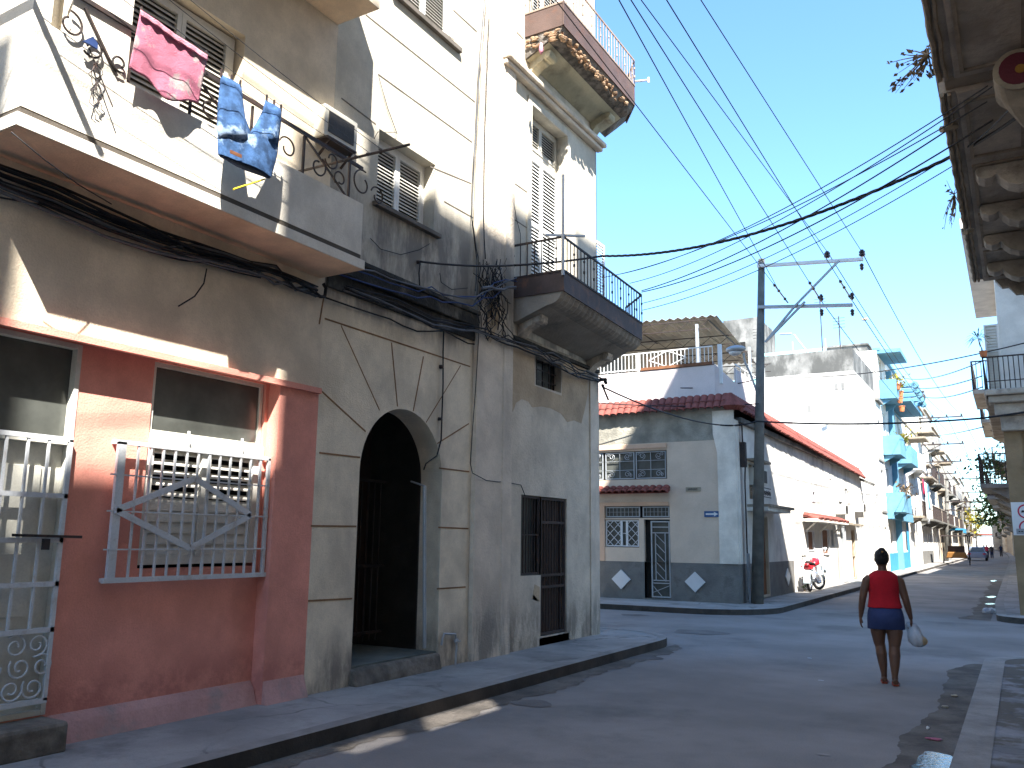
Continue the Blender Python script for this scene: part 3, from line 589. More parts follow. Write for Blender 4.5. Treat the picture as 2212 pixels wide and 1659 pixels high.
# towel
XT = -5.485
def tpt(px, py, off=0): return onx(px, py, XT+off)
top = [(303,24),(340,48),(375,75),(412,98),(447,122)]; bot = [(278,147),(312,163),(352,196),(388,212),(428,222)]
mb = MB(); NU, NV = 40, 26; grid = []
def lerp(P, t): k = t*(len(P)-1); i = min(int(k), len(P)-2); f = k-i; return (P[i][0]*(1-f)+P[i+1][0]*f, P[i][1]*(1-f)+P[i+1][1]*f)
for j in range(NV+1):
    v = j/NV
    for i in range(NU+1):
        u = i/NU; a = lerp(top, u); b = lerp(bot, u); px = a[0]+(b[0]-a[0])*v; py = a[1]+(b[1]-a[1])*v+(1.5*math.sin(u*13)*v)+14*v*math.exp(-((u-.55)/.25)**2)
        grid.append(tpt(px, py, .016*math.sin(u*9+v*2)*v+.008*math.sin(u*21-v*3)*v+.01*v))
mb.add(grid, [(j*(NU+1)+i, j*(NU+1)+i+1, (j+1)*(NU+1)+i+1, (j+1)*(NU+1)+i) for j in range(NV) for i in range(NU)])
tw = thing('towel', tpt(365,75), 'pink towel with a pale patch pegged on the line outside the balcony', 'towel')
solid(mb.build('cloth', M['towel'], tw, smooth=True), .008)
mb = MB(); grid = []
for j in range(5):
    for i in range(NU+1):
        a = lerp(top, i/NU); grid.append(tpt(a[0], a[1]-2+j*3, .022+.006*math.sin(i*.9)))
mb.add(grid, [(j*(NU+1)+i, j*(NU+1)+i+1, (j+1)*(NU+1)+i+1, (j+1)*(NU+1)+i) for j in range(4) for i in range(NU)])
solid(mb.build('folded_edge', M['towelhem'], tw, smooth=True), .01)
# jeans
XJ = -5.30
def jring(p, q, t, n=18):
    a, b = onx(*p, XJ), onx(*q, XJ); c = (a+b)/2; h = (b-a)/2; up = Vector((1,0,0))
    return [c+h*math.cos(2*math.pi*k/n)+up*t*math.sin(2*math.pi*k/n)*(1+.25*math.sin(5*k)) for k in range(n)]
jt = thing('jeans', onx(540,215,XJ), 'short blue jeans hanging upside down by the legs from the line', 'jeans')
mb = MB()
mb.loft([jring((477,161),(522,186),.012), jring((474,190),(524,208),.03), jring((470,235),(530,256),.045), jring((469,275),(541,285),.05), jring((470,300),(545,306),.05)])
mb.loft([jring((573,216),(609,238),.012), jring((568,236),(608,254),.03), jring((556,262),(606,275),.045), jring((541,285),(603,298),.05), jring((540,300),(601,315),.05)])
mb.loft([jring((469,285),(603,300),.05), jring((470,305),(600,330),.055), jring((470,322),(594,355),.055), jring((471,333),(586,384),.05)], cap=False)
mb.build('denim', M['jeans'], jt, smooth=True)
mb = MB(); mb.loft([jring((476,330),(583,378),.035), jring((474,337),(583,386),.04)]); mb.build('waist_lining', M['jeansd'], jt, smooth=True)
mb = MB(); mb.box(0,0,0,0,0,0) if False else None
a, b = onx(497,327,XJ+.065), onx(522,338,XJ+.065); mb.bar(a, b, .004, .03); mb.build('label_patch', M['doorbrown'], jt)
mb = MB(); mb.tube([onx(504,409,XJ+.06), onx(571,387,XJ+.0)], .008, 6); tag(mb.build('plastic_stick', M['yellow']), 'yellow plastic stick poking down from the waist of the hanging jeans', 'stick')
# brackets and lines
mb = MB(); pR0, pR1 = ony(690,358,6.0), ony(885,312,6.0); mb.tube([Vector((-6.14,6.0,pR0.z)), pR1], .013, 6)
for t in (.42,.55,.7): q = pR0.lerp(pR1, t); mb.ell(tuple(q), .02,.02,.02,6,4)
tag(mb.build('line_bracket', M['iron']), 'rusty rod holding the clothes lines, right end beyond the air conditioner', 'bracket')
mb = MB(); mb.tube([(-6.15,2.60,5.73),(-4.78,2.60,5.73)], .028, 7); tag(mb.build('line_bracket', M['iron']), 'rod holding the clothes lines at the near end of the balcony', 'bracket')
for i, (x, lab) in enumerate(((-5.48,'clothes line carrying the pink towel'), (-5.30,'clothes line carrying the jeans'), (-5.15,'empty clothes line just outside the jeans'), (-5.0,'outermost empty clothes line'))):
    a = Vector((x, 2.60, 5.73)); b_ = Vector((x, 6.0, pR1.z+.01)); za = 0; a.z = (5.78,5.70,5.74,5.74)[i]
    mb = MB(); pts = []
    for k in range(25):
        t = k/24; p = a.lerp(b_, t); p.z -= .10*4*t*(1-t)*(.8 if i < 2 else .45); pts.append(p)
    mb.tube(pts, .0035, 4); tag(mb.build('clothes_line', M['cablegrey']), lab, 'clothes line', 'clothes lines along the balcony')
mb = MB(); mb.tube([onx(475,162,XJ),onx(475,154,XJ)],.006,5)
for i, (px, py) in enumerate(((478,158),(500,170),(519,182),(576,213),(592,224),(607,234),(305,24),(445,118))):
    mb = MB(); q = onx(px, py, XJ if i < 6 else XT); mb.box(q.x-.008,q.x+.008,q.y-.006,q.y+.006,q.z-.03,q.z+.035)
    tag(mb.build('clothes_peg', M['iron']), f'small dark clothes peg on the {"jeans hem" if i < 6 else "towel corner"}, {["first","second","third","fourth","fifth","sixth","near","far"][i]} from the left' if i < 6 else f'small dark clothes peg at the {"near" if i == 6 else "far"} corner of the pink towel', 'peg', 'clothes pegs')
mb = MB()
for k in range(5): mb.tube([onx(200+6*math.sin(t*.9+k)+k*4+3*math.sin(t*2.3), 128+t*7+4*math.sin(t+k), -5.53) for t in range(15)], .004, 4)
mb.tube([onx(193,105,-5.53),onx(215,160,-5.52),onx(244,232,-5.50)], .006, 4)
tag(mb.build('wire_tangle', M['iron']), 'tangled dark wire hanging on the white balcony front', 'wire')
mb = MB(); mb.prism([onx(*p,-5.52) for p in ((176,90),(198,80),(208,96),(208,108),(192,98))], (.02,0,0)); tag(mb.build('cloth_rag', M['cableblue']), 'small blue rag tied on the balcony rail above the wire tangle', 'rag')
# air conditioner
at = thing('air_conditioner', (-5.95,6.2,5.8), 'beige window air conditioner with black grille beside the walled balcony', 'air conditioner')
q0, q1 = onx(708,243,-5.98), onx(768,325,-5.98)
mb = MB(); mb.box(-6.15,-5.99,q0.y-.03,q1.y+.03,q1.z-.02,q0.z+.10); mb.build('housing', M['ac'], at, bevel=.01)
mb = MB(); mb.box(-5.99,-5.982,q0.y+.03,q1.y-.03,q1.z+.04,q0.z+.04); mb.build('grille', M['acg'], at)
mb = MB(); mb.bar((-6.14,q0.y+.05,q1.z-.2),(-5.97,q0.y+.05,q1.z-.04),.02); mb.bar((-6.14,q1.y-.05,q1.z-.2),(-5.97,q1.y-.05,q1.z-.04),.02); mb.box(-6.15,-5.96,q0.y,q1.y,q1.z-.04,q1.z-.02); mb.build('bracket', M['iron'], at)
# tap with pipe
mb = MB(); q = [W(*p,.04) for p in ((953,1418),(955,1385),(959,1369),(984,1370),(986,1385),(986,1400),(984,1432))]
q[-1].z = .12; q[0].z = .38; mb.tube(q, .014, 7); mb.ell(tuple(q[4]), .03,.03,.035,8,6); mb.bar(q[4]+Vector((.03,-.05,0)), q[4]+Vector((.03,.05,0)), .012)
tag(mb.build('water_pipe', M['steel']), 'thin bent water pipe with a tap on the wall right of the arch', 'pipe')
# ------------------------------------------------------------------ cables fixed to the left walls
def jit(p, s): return p+Vector((random.uniform(0,s), random.uniform(-s,s), random.uniform(-s,s)))
def wall_cable(px, label, r=.012, off=.06, strands=1, mt='cable', name='wall_cable', jt_=.012, cat='cable', group=None):
    base = [W(*p[:2], p[2] if len(p) > 2 else off) for p in px]; P = []
    for a, b_ in zip(base, base[1:]):
        k = max(1, int((b_-a).length/.25)); P += [a.lerp(b_, i/k) for i in range(k)]
    P.append(base[-1])
    if strands == 1:
        mb = MB(); mb.tube([jit(p, jt_) for p in P], r, 5); o = mb.build(name, M[mt], smooth=True); return tag(o, label, cat, group)
    t = thing(name, tuple(P[0]), label, cat, group)
    for s in range(strands):
        o_ = Vector((random.uniform(0,.05), 0, random.uniform(-.07,.07))); sag = random.uniform(-.05,.09); n_ = len(P)
        mb = MB(); mb.tube([jit(p+o_+Vector((0,0,-sag*math.sin(i/n_*math.pi*random.choice((2,2,3))))), jt_) for i, p in enumerate(P)], r*random.uniform(.6,1.2), 4); mb.build('cable', M[mt if s % 4 else 'cablegrey'], t, smooth=True)
    return t
wall_cable([(-60,355),(0,385),(110,425),(230,478),(340,520),(480,562),(590,592),(676,628)], 'thick bundle of black cables sagging along the wall under the cream balcony', r=.013, strands=13, jt_=.012, name='cable_bundle', cat='cables')
wall_cable([(676,628),(692,642),(702,640),(704,622),(698,612)], 'black cable loop at the corner of the cream house', r=.02, jt_=.004)
wall_cable([(-40,418),(80,440),(200,500),(330,548),(440,570),(560,600)], 'slack dark cable hanging just below the bundle', r=.008)
wall_cable([(446,580),(440,612),(420,640),(385,661)], 'cut end of cable dangling on the cream wall', r=.007, jt_=.003)
wall_cable([(24,285,.6),(95,345,.6),(170,400,.45),(240,440,.3)], 'thin wire crossing the balcony underside', r=.005, jt_=.003)
wall_cable([(725,585,.12),(800,598,.12),(870,622,.12),(950,648,.12),(1015,660,.12),(1060,632,.12),(1110,612,.12)], 'pair of blue cables along the blackened ledge', r=.009, strands=3, mt='cableblue', name='cable_bundle', cat='cables')
wall_cable([(740,618,.12),(850,650,.12),(930,688,.12),(1020,706,.12),(1095,735,.12),(1170,765,.12),(1245,805,.12),(1292,818,.12)], 'thick black cable bundle from the ledge to the far corner below the iron balcony', r=.013, strands=6, name='cable_bundle', cat='cables')
wall_cable([(700,640,.03),(760,662,.03),(840,690,.03),(900,715,.03),(960,715,.03),(1010,740,.03),(1024,745,.1)], 'black cable sagging under the blackened ledge', r=.010)
wall_cable([(908,565,.05),(905,590,.05),(906,618,.05)], 'short black cable dropping from the insulator', r=.009, jt_=.003)
wall_cable([(958,703,.03),(957,760,.03),(956,830,.03),(954,900,.03),(952,950,.03),(942,985,.03),(920,1003,.03),(915,1015,.0)], 'black cable running down beside the arch into the doorway', r=.010, jt_=.008)
wall_cable([(1035,700,.09),(1031,780,.09),(1026,860,.09),(1020,930,.09),(1016,1000,.09),(1020,1022,.09),(1050,1038,.09),(1095,1042,.02),(1125,1048,.02),(1134,1070,.02)], 'thin black wire down the pilaster and across to the low door', r=.006, jt_=.005)
wall_cable([(1046,0,.09),(1036,120,.09),(1030,240,.09),(1022,380,.09),(1018,480,.09),(1030,560,.09),(1026,640,.09)], 'dark wires running down the left edge of the pilaster', r=.008, strands=3, jt_=.006, name='cable_bundle', cat='cables')
wall_cable([(1056,40,.08),(1050,180,.08),(1046,330,.08),(1044,470,.08),(1048,560,.08)], 'dark wire running down the middle of the pilaster', r=.008, jt_=.006)
wall_cable([(1078,60,.02),(1082,200,.02),(1100,360,.02),(1115,470,.02),(1124,505,.02),(1124,555,.03)], 'thin wire down the lit wall beside the shutters', r=.005, jt_=.003)
wall_cable([(808,300,.3),(816,285,.3),(856,286,.03)], 'stay wire by the upper window', r=.004, jt_=.001)
wall_cable([(818,165,.02),(838,235,.02),(858,290,.02)], 'thin stay wire from the upper floor to the shuttered window', r=.005, jt_=.001)
wall_cable([(800,515,.02),(822,538,.02),(865,550,.02),(905,540,.02),(928,527,.02)], 'thin drooping wire under the shuttered window', r=.005, jt_=.002)
wall_cable([(950,590,.02),(953,610,.02),(975,625,.02),(1010,622,.02)], 'small hooked wire above the blackened ledge', r=.005, jt_=.002)
t = thing('cable_knot', tuple(W(1070,620,.15)), 'messy tangle of cables and splices on the pilaster beside the lower iron balcony', 'cables')
for k in range(26):
    mb = MB(); x0, y0_ = random.uniform(1030,1090), random.uniform(555,600); x1, y1_ = random.uniform(1032,1105), random.uniform(650,745)
    q = []
    for i in range(12):
        f = i/11; q.append(W(x0+(x1-x0)*f+random.uniform(-6,6)+10*math.sin(f*6+k), y0_+(y1_-y0_)*f, random.uniform(.09,.17)))
    mb.tube(q, random.uniform(.004,.009), 4); mb.build('cable', M['cable'], t, smooth=True)
mb = MB(); mb.tube([W(1042+i*9, 622-3*math.sin(i*1.1)+2*(i%2), .17) for i in range(9)], .022, 6); mb.build('splice', M['cablegrey'], t)
for k, (px, py) in enumerate(((905,566),(650/3+737,553+715/3),(937.3+17,793),(951,905))):
    mb = MB(); q = W(px, py, .03); mb.ell(tuple(q), .02,.035,.02,8,5); mb.box(q.x-.03,q.x,q.y-.01,q.y+.01,q.z-.02,q.z+.02)
    tag(mb.build('cable_clip', M['iron']), f'black cable clip above the arch, {["top one at the end of a cable","second from the top","third from the top","lowest"][k]}', 'clip', 'cable clips')
mb = MB(); c_ = W(1300,830,.1)
for k in range(10): mb.ell((c_.x+random.uniform(-.05,.12), c_.y+random.uniform(-.12,.12), c_.z+random.uniform(-.1,.1)), .03,.05,.035,6,4)
mb.bar(c_, c_+Vector((.1,.05,-.28)), .03); tag(mb.build('cable_splice', M['cable']), 'black splice and insulators at the far corner of the arched building', 'splice')
# ================================================================== CORNER HOUSE ACROSS THE STREET
ch = thing('tiled_corner_house', (-6.15,21.75,.12), 'low cream corner house with red tiled eaves and grey lower wall across the side street', 'house')
YF = 21.75; mF = lambda a, b, d: Vector((a, YF+d, b)); mH = lambda a, b, d: fr(a, -d, b)
def S(px, py, y=YF): q = ony(px, py, y); return q.x, q.z
def FU(px, py, w_=0, o=(-6.15,21.75)):
    d = ray(px, py); nrm = Vector((CT, ST, 0)); P0 = Vector((o[0], o[1], 0))+nrm*w_; t = (P0-CC).dot(nrm)/d.dot(nrm); q = CC+d*t; return (q-P0).dot(Vector((-ST, CT, 0))), q.z
HL = 21.0
dL, dR, dT, dB = -9.80, -7.93, 2.56, 1.46
front_holes = [(-10.9,-7.98,3.27,4.04,.12),(-9.80,-8.80,1.46,2.20,.12),(-9.80,-7.93,2.24,2.56,.12),(-8.66,-7.93,.16,2.2,.12)]
mb = MB(); mb.facade(mF, -18, -6.15, 1.09, 4.24, front_holes)
side_holes = [(1.3,2.35,2.75,3.75,.15),(1.9,3.1,.16,2.35,.15),(8.5,9.6,1.35,2.05,.1),(11.0,12.4,1.2,2.15,.1),(12.9,13.5,1.5,2.15,.1),(15.2,16.0,.14,2.1,.15),(15.0,15.9,2.7,3.3,.1),(17.6,18.5,.14,2.2,.15),(9.6,10.15,3.05,3.45,.12),(13.2,13.6,3.5,4.1,.12),(16.6,17.3,3.3,3.9,.12)]
mb.build('wall', M['housewall'], ch)
mb = MB(); mb.facade(mH, 0, HL, 1.085, 4.70, side_holes); mb.build('side_wall', M['whitewall'], ch)
mb = MB(); mb.facade(mF, -18, -6.15, .1, 1.09, [(-8.66,-7.93,.16,1.09,.12)])
mb.facade(mH, 0, 6.3, .1, 1.085, [(1.9,3.1,.16,1.085,.15)]); mb.build('lower_wall', M['dado'], ch)
mb = MB(); mb.facade(mH, 6.3, HL, .1, 1.085, [(15.2,16.0,.14,1.085,.15),(17.6,18.5,.14,1.085,.15)]); mb.build('lower_wall', M['whitewall'], ch)
mb = MB(); mb.facade(mF, -18, -6.15, 4.24, 5.1); mb.build('cement_band', M['housegrey'], ch)
mb = MB(); mb.prism([(-6.62,YF-.03,1.09),(-6.14,YF-.03,1.09),(-6.14,YF-.03,5.0),(-6.70,YF-.03,5.0),(-6.70,YF-.03,4.4),(-6.60,YF-.03,3.9),(-6.60,YF-.03,3.0)], (0,.025,0))
mb.mbox(mH, -.02, .34, 1.09, 4.75, -.03, -.003); mb.build('corner_pilaster', M['parapet'], ch)
mb = MB(); mb.box(-8.0,-7.86,YF-.02,YF-.003,2.2,4.24) if False else mb.box(-18,-7.98,YF-.05,YF-.003,4.10,4.22)
mb.box(-18,-7.95,YF-.03,YF-.003,2.56,2.66); mb.box(-9.97,-9.80,YF-.02,YF-.003,1.09,2.56); mb.build('peach_trim', M['orange'], ch)
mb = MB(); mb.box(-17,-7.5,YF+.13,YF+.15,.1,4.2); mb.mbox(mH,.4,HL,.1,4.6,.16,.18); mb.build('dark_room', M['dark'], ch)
for nm, cx in (('wall_diamond', -9.32), ('wall_diamond', -7.28)):
    mb = MB(); mb.prism([(cx-.27,YF-.05,.62),(cx,YF-.05,.36),(cx+.27,YF-.05,.62),(cx,YF-.05,.87)], (0,.047,0)); mb.build(nm, M['signwhite'], ch)
mb = MB(); mb.prism([mH(5.35,.62,.004), mH(5.6,.36,.004), mH(5.85,.62,.004), mH(5.6,.87,.004)], (.02,0,0)) if False else mb.prism([fr(5.0,.03,.62), fr(5.3,.03,.36), fr(5.6,.03,.62), fr(5.3,.03,.87)], (-.027,0,0)); mb.build('wall_diamond', M['signwhite'], ch)
def grid_window(name, m, a0, a1, b0, b1, par, nx=3, nz=2, d=.03, t=.018, mt='grille', diamond=0, frame_t=.03):
    mb = MB(); frame(mb, m, a0, a1, b0, b1, frame_t, d, d+.03)
    for i in range(1, nx): x = a0+(a1-a0)*i/nx; mb.mbox(m, x-t/2, x+t/2, b0, b1, d, d+.02)
    for j in range(1, nz): z = b0+(b1-b0)*j/nz; mb.mbox(m, a0, a1, z-t/2, z+t/2, d, d+.02)
    if diamond:
        P = m(a0, b0, d+.01); e1 = (m(a1, b0, d+.01)-P)/(a1-a0); e2 = (m(a0, b1, d+.01)-P)/(b1-b0); Wd, Hh = a1-a0, b1-b0
        k = diamond; s_ = Hh/k
        for sg in (1, -1):
            c = -Hh-Wd
            while c < Wd+Hh:
                pts = []
                for z in (0, Hh): x = c+(z if sg > 0 else Hh-z); pts.append((x, z))
                (xa, za), (xb, zb_) = pts
                def clip(xa, za, xb, zb_):
                    if xa > xb: xa, za, xb, zb_ = xb, zb_, xa, za
                    if xb <= 0 or xa >= Wd: return None
                    if xa < 0: za += (zb_-za)*(0-xa)/(xb-xa); xa = 0
                    if xb > Wd: zb_ = za+(zb_-za)*(Wd-xa)/(xb-xa); xb = Wd
                    return xa, za, xb, zb_
                r_ = clip(xa, za, xb, zb_)
                if r_: mb.bar(P+e1*r_[0]+e2*r_[1], P+e1*r_[2]+e2*r_[3], .014)
                c += s_
    o = sub(name, mb, M[mt], par); k = MB(); k.mbox(m, a0, a1, b0, b1, d+.06, d+.07); k.build('pane', M['glass'], o); return o
def curl_window(a0, a1):
    o = grid_window('grilled_window', mF, a0, a1, 3.29, 4.02, ch, 2, 3, t=.012, mt='steel', frame_t=.025); k = MB()
    for i, x in enumerate((a0+.2, a1-.2)):
        for j, z in enumerate((3.42,3.9)): scroll(k, mF, x, z, .09, dr=(-1)**(i+j), a0=i*2+j, t=.007, dd=.02); scroll(k, mF, x+(.09 if i else -.09), z+(.05 if j else -.03), .05, dr=(-1)**(i+j+1), a0=j, t=.006, dd=.02)
    k.build('grille_bars', M['steel'], o)
for a in (-10.85,-9.78,-8.88): curl_window(a, a+.86 if a > -10 else a+1.0)
grid_window('grilled_window', mF, -9.78,-9.32,1.48,2.18, ch, 1, 1, diamond=3); grid_window('grilled_window', mF, -9.32,-9.16,1.48,2.18, ch, 1, 2); grid_window('grilled_window', mF, -9.16,-8.82,1.48,2.18, ch, 1, 1, diamond=3)
grid_window('transom_window', mF, -9.78,-8.78,2.26,2.54, ch, 9, 2, t=.007, mt='steel'); grid_window('transom_window', mF, -8.70,-7.95,2.26,2.54, ch, 7, 2, t=.007, mt='steel')
o_ = grid_window('grilled_door', mF, -8.48,-7.95,.18,2.16, ch, 1, 1, frame_t=.035, mt='steel'); mb = MB(); P = Vector
for z in (.55,.62,1.85,2.0): mb.box(-8.46,-7.97,YF+.02,YF+.04,z-.012,z+.012)
mb.box(-8.36,-8.34,YF+.02,YF+.04,.62,1.85); mb.box(-8.09,-8.07,YF+.02,YF+.04,.62,1.85)
for z in (.62,.86,1.1,1.34,1.58): mb.bar((-8.35,YF+.03,z+.24),(-8.08,YF+.03,z-.02),.014)
mb.bar((-8.46,YF+.03,.5),(-8.2,YF+.03,.22),.014); mb.bar((-8.46,YF+.03,.3),(-7.97,YF+.03,.5),.014); mb.build('grille_bars', M['steel'], o_)
def tiles(name, p0, p1, down, label=None, n=None, r=.07, sl=(.5,-.28), par=None, mt='redtile'):
    """row of curved tiles from p0 to p1; 'down' = horizontal outward direction; sl = (reach, drop)"""
    p0 = Vector(p0); p1 = Vector(p1); d = (p1-p0); L = d.length; d.normalize(); n = n or int(L/.19); out = Vector(down).normalized()*sl[0]+Vector((0,0,sl[1])); up = d.cross(out).normalized()
    if up.z < 0: up = -up
    mb = MB()
    for i in range(n):
        c = p0+d*(L*(i+.5)/n); w_ = L/n/2; j = random.uniform(-.02,.03); oo = out*(1+j)
        ring = [(math.cos(math.pi*k/6), math.sin(math.pi*k/6)) for k in range(7)]
        for lay, (o0, o1, dz) in enumerate(((0,.55,.02),(.5,1,0))):
            A = [c+oo*o0+d*(w_*1.05*x)+up*(w_*.9*y+dz) for x, y in ring]; B = [c+oo*o1+d*(w_*1.05*x)+up*(w_*.9*y+dz) for x, y in ring]
            A2 = [q-up*.018 for q in A]; B2 = [q-up*.018 for q in B]
            vs = A+B+A2+B2; m_ = 7
            mb.add(vs, [(k,k+1,m_+k+1,m_+k) for k in range(6)]+[(2*m_+k,2*m_+k+1,3*m_+k+1,3*m_+k) for k in range(6)]+[(m_+k,m_+k+1,3*m_+k+1,3*m_+k) for k in range(6)])
    q = [p0-up*.03, p1-up*.03, p1+out*.72-up*.03, p0+out*.72-up*.03]; mb.prism(q, -up*.02)
    return mb.build(name, M[mt], par)
ex = .42
tiles('roof_tiles', (-18,YF+.10,5.36), (-6.25,YF+.10,5.40), (0,-1,0), sl=(.29,-.36), par=ch)
tiles('roof_tiles', fr(.0,-.12,5.40), fr(HL,-.12,5.05), (CT,ST,0), sl=(.34,-.46), par=ch)
tiles('awning_tiles', (-18,YF-.0,3.02), (-7.9,YF-.0,3.02), (0,-1,0), sl=(.30,-.13), par=ch)
mb = MB()   # hip corner of the eaves
for i in range(7):
    a = math.pi/2*i/6; e = Vector((math.sin(a)*.32, -math.cos(a)*.30, -.38)); base = Vector((-6.25, YF+.08, 5.42)); mb.tube([base, base+e*.55, base+e], [.075,.09,.10], 7)
mb.build('roof_tiles', M['redtile'], ch)
mb = MB(); mb.mbox(mH, .3, HL, 4.70, 4.84, -.12, .3); mb.build('cornice', M['mould'], ch, bevel=.02)
mb = MB(); mb.quad((-18,YF+.1,5.42),(-6.25,YF+.1,5.42),fr(HL,-.1,5.1),fr(HL,-12,5.1)); mb.quad((-18,YF,0.1),(-18,YF,5.4),fr(HL,-12,5.1),fr(HL,-12,.1)); mb.quad(fr(HL,0,.1),fr(HL,0,5.1),fr(HL,-12,5.1),fr(HL,-12,.1)); mb.build('roof_deck', M['grey'], ch)
# terrace wall, railing, sheet canopy
yt = 22.55; t0, t1 = S(1295,812,yt), S(1540,790,yt)
mb = MB(); T = [(-18,yt,0),(-6.85,yt,0),(-6.50,23.2,0),(-6.45,30,0)]
for a, b_ in zip(T, T[1:]): mb.hexa([(a[0],a[1],5.3),(b_[0],b_[1],5.3),(b_[0]-.15,b_[1]+.15,5.3),(a[0],a[1]+.15,5.3),(a[0],a[1],6.42 if a[1] < 25 else 6.0),(b_[0],b_[1],6.40 if b_[1] < 23 else 6.0),(b_[0]-.15,b_[1]+.15,6.40 if b_[1] < 23 else 6.0),(a[0],a[1]+.15,6.42 if a[1] < 25 else 6.0)])
mb.build('terrace_wall', M['lilac'], ch)
mb = MB(); mb.box(-9.0,-6.9,yt-.03,yt+.18,6.42,6.50); mb.build('wall_coping', M['doorbrown'], ch)
mb = MB(); yr = yt+.02
for i in range(34): x = -10.6+i*.112; mb.box(x-.008,x+.008,yr-.008,yr+.008,6.44,6.93)
mb.box(-10.7,-6.9,yr-.012,yr+.012,6.92,6.95); mb.box(-10.7,-6.9,yr-.012,yr+.012,6.46,6.49); mb.box(-9.1,-9.03,yr-.03,yr+.03,6.42,6.95)
for a, b_ in (((-8.75,6.7),(-8.2,6.93)),((-8.2,6.93),(-7.65,6.7)),((-8.75,6.7),(-8.2,6.47)),((-8.2,6.47),(-7.65,6.7))): mb.bar((a[0],yr-.01,a[1]),(b_[0],yr-.01,b_[1]),.02)
mb.build('terrace_railing', M['white'], ch)
mb = MB()
for i in range(12): y = 23.3+i*.45; x = -6.47; mb.box(x-.008,x+.008,y,y+.016,6.0,6.5)
mb.bar((-6.47,23.2,6.5),(-6.45,30,6.5),.03)
for p, h in (((-6.75,22.75),7.0),((-6.4,26),6.9)): mb.box(p[0]-.05,p[0]+.05,p[1]-.05,p[1]+.05,5.9,h)
mb.build('terrace_railing', M['white'], ch)
mb = MB(); mb.box(-16,-9.2,26,26.2,5.3,8.0); mb.build('penthouse_wall', M['beige'], ch)
for i, x in enumerate((-15,-13.4,-11.8,-10.2)): mb = MB(); mb.box(x,x+.9,25.98,26.0,5.5,7.6); mb.build('penthouse_panel', M['orange'] if i % 2 else M['grey'], ch)
mb = MB(); mb.box(-9.0,-6.6,28,28.05,6.3,6.95); mb.build('blue_screen', M['cyan'], ch)
ct = thing('sheet_canopy', (-10,25,8), 'corrugated metal canopy on thin trusses over the roof terrace', 'canopy')
mb = MB(); n = 160; x0 = -17; A = []; B = []
for i in range(n+1):
    f = i/n; z = .035*math.sin(i*math.pi/2)
    a = Vector((-17,23.6,8.45)).lerp(Vector((-7.15,23.9,8.16)), f); b_ = Vector((-17,31,8.6)).lerp(Vector((-7.88,31,8.12)), f); A.append(a+Vector((0,0,z))); B.append(b_+Vector((0,0,z)))
mb.add(A+B, [(i,i+1,n+2+i,n+1+i) for i in range(n)]); solid(mb.build('roof_sheet', M['tin'], ct), .01)
mb = MB()
for y, z in ((23.9,8.08),(26,8.05),(28.5,8.02),(30.8,8.0)):
    mb.bar((-17,y,z+.24),(-7.3,y,z-.02),.03); mb.bar((-17,y,z+.0),(-7.3,y,z-.30),.025)
    for i in range(16): x = -17+i*.6; mb.bar((x,y,z+.22-.016*i),(x+.3,y,z-.02-.016*i),.014); mb.bar((x+.3,y,z-.02-.016*i),(x+.6,y,z+.2-.016*i),.014)
for x in (-7.4,-9.8,-12.5): mb.bar((x,23.8,8.05+(-7.4-x)*.03),(x-.4,31,8.0+(-7.4-x)*.04),.03)
mb.build('truss', M['iron'], ct)
mb = MB()
for p in ((-7.75,23.9),(-7.2,27.6),(-11,23.9)): mb.box(p[0]-.04,p[0]+.04,p[1]-.04,p[1]+.04,5.4,7.95)
build_each(mb, 'post', M['steel'], ct)
# side wall openings
for (a0, a1, b0, b1, dd), k in zip(side_holes, ('g','d','b','b','w','t','w','d','b','w','w')):
    if k == 'd': mb = MB(); mb.mbox(mH,a0,a1,b0,b1,.08,.12); o_ = sub('wooden_door', mb, M['doorbrown'], ch); m2 = MB(); frame(m2,mH,a0,a1,b0,b1,.05,-.01,.1); m2.build('door_frame', M['beige'], o_)
    elif k == 't': mb = MB(); mb.mbox(mH,a0,a1,b0,b1,.08,.12); mb.build('teal_door', M['teal'], ch)
    elif k == 'b': mb = MB(); mb.mbox(mH,a0,a1,b0,b1,.05,.08); o_ = sub('brown_window', mb, M['doorbrown'], ch); m2 = MB(); frame(m2,mH,a0,a1,b0,b1,.05,-.02,.06); m2.build('frame', M['grille'], o_)
    else: grid_window('side_window', mH, a0, a1, b0, b1, ch, 2, 2)
tiles('awning_tiles', fr(7.9,.02,2.55), fr(13.8,.02,2.55), (CT,ST,0), sl=(.5,-.14), par=ch)
mb = MB(); mb.mbox(mH,7.8,13.9,2.33,2.42,-.5,0); 
for u in (8.2,10.6,13.4): mb.bar(fr(u,.0,2.0),fr(u,.42,2.36),.05)
mb.mbox(mH,1.0,3.6,2.45,2.55,-.55,0); build_each(mb, 'awning_slab', M['whitewall'], ch)
mb = MB(); mb.mbox(mH,14.6,18.9,2.36,2.44,-.35,0); mb.mbox(mH,1.0,3.9,2.55,2.62,-.6,0); mb.mbox(mH,1.1,2.6,3.78,3.84,-.3,0); build_each(mb, 'awning_slab', M['brownlt'], ch)
ga = thing('window_grille', fr(16.9,.1,.12), 'pale iron gate standing against the far end of the low house', 'gate')
mb = MB(); mg = lambda a, b, d: fr(a, .22-d, b); frame(mg and mb, mg, 13.9,14.9,.14,2.3,.04,0,.04); bars(mb, mg, 14.0,14.8,.2,2.25,.14,.01,.01); mb.build('gate_frame', M['steel'], ga)
ga.name = 'iron_gate'
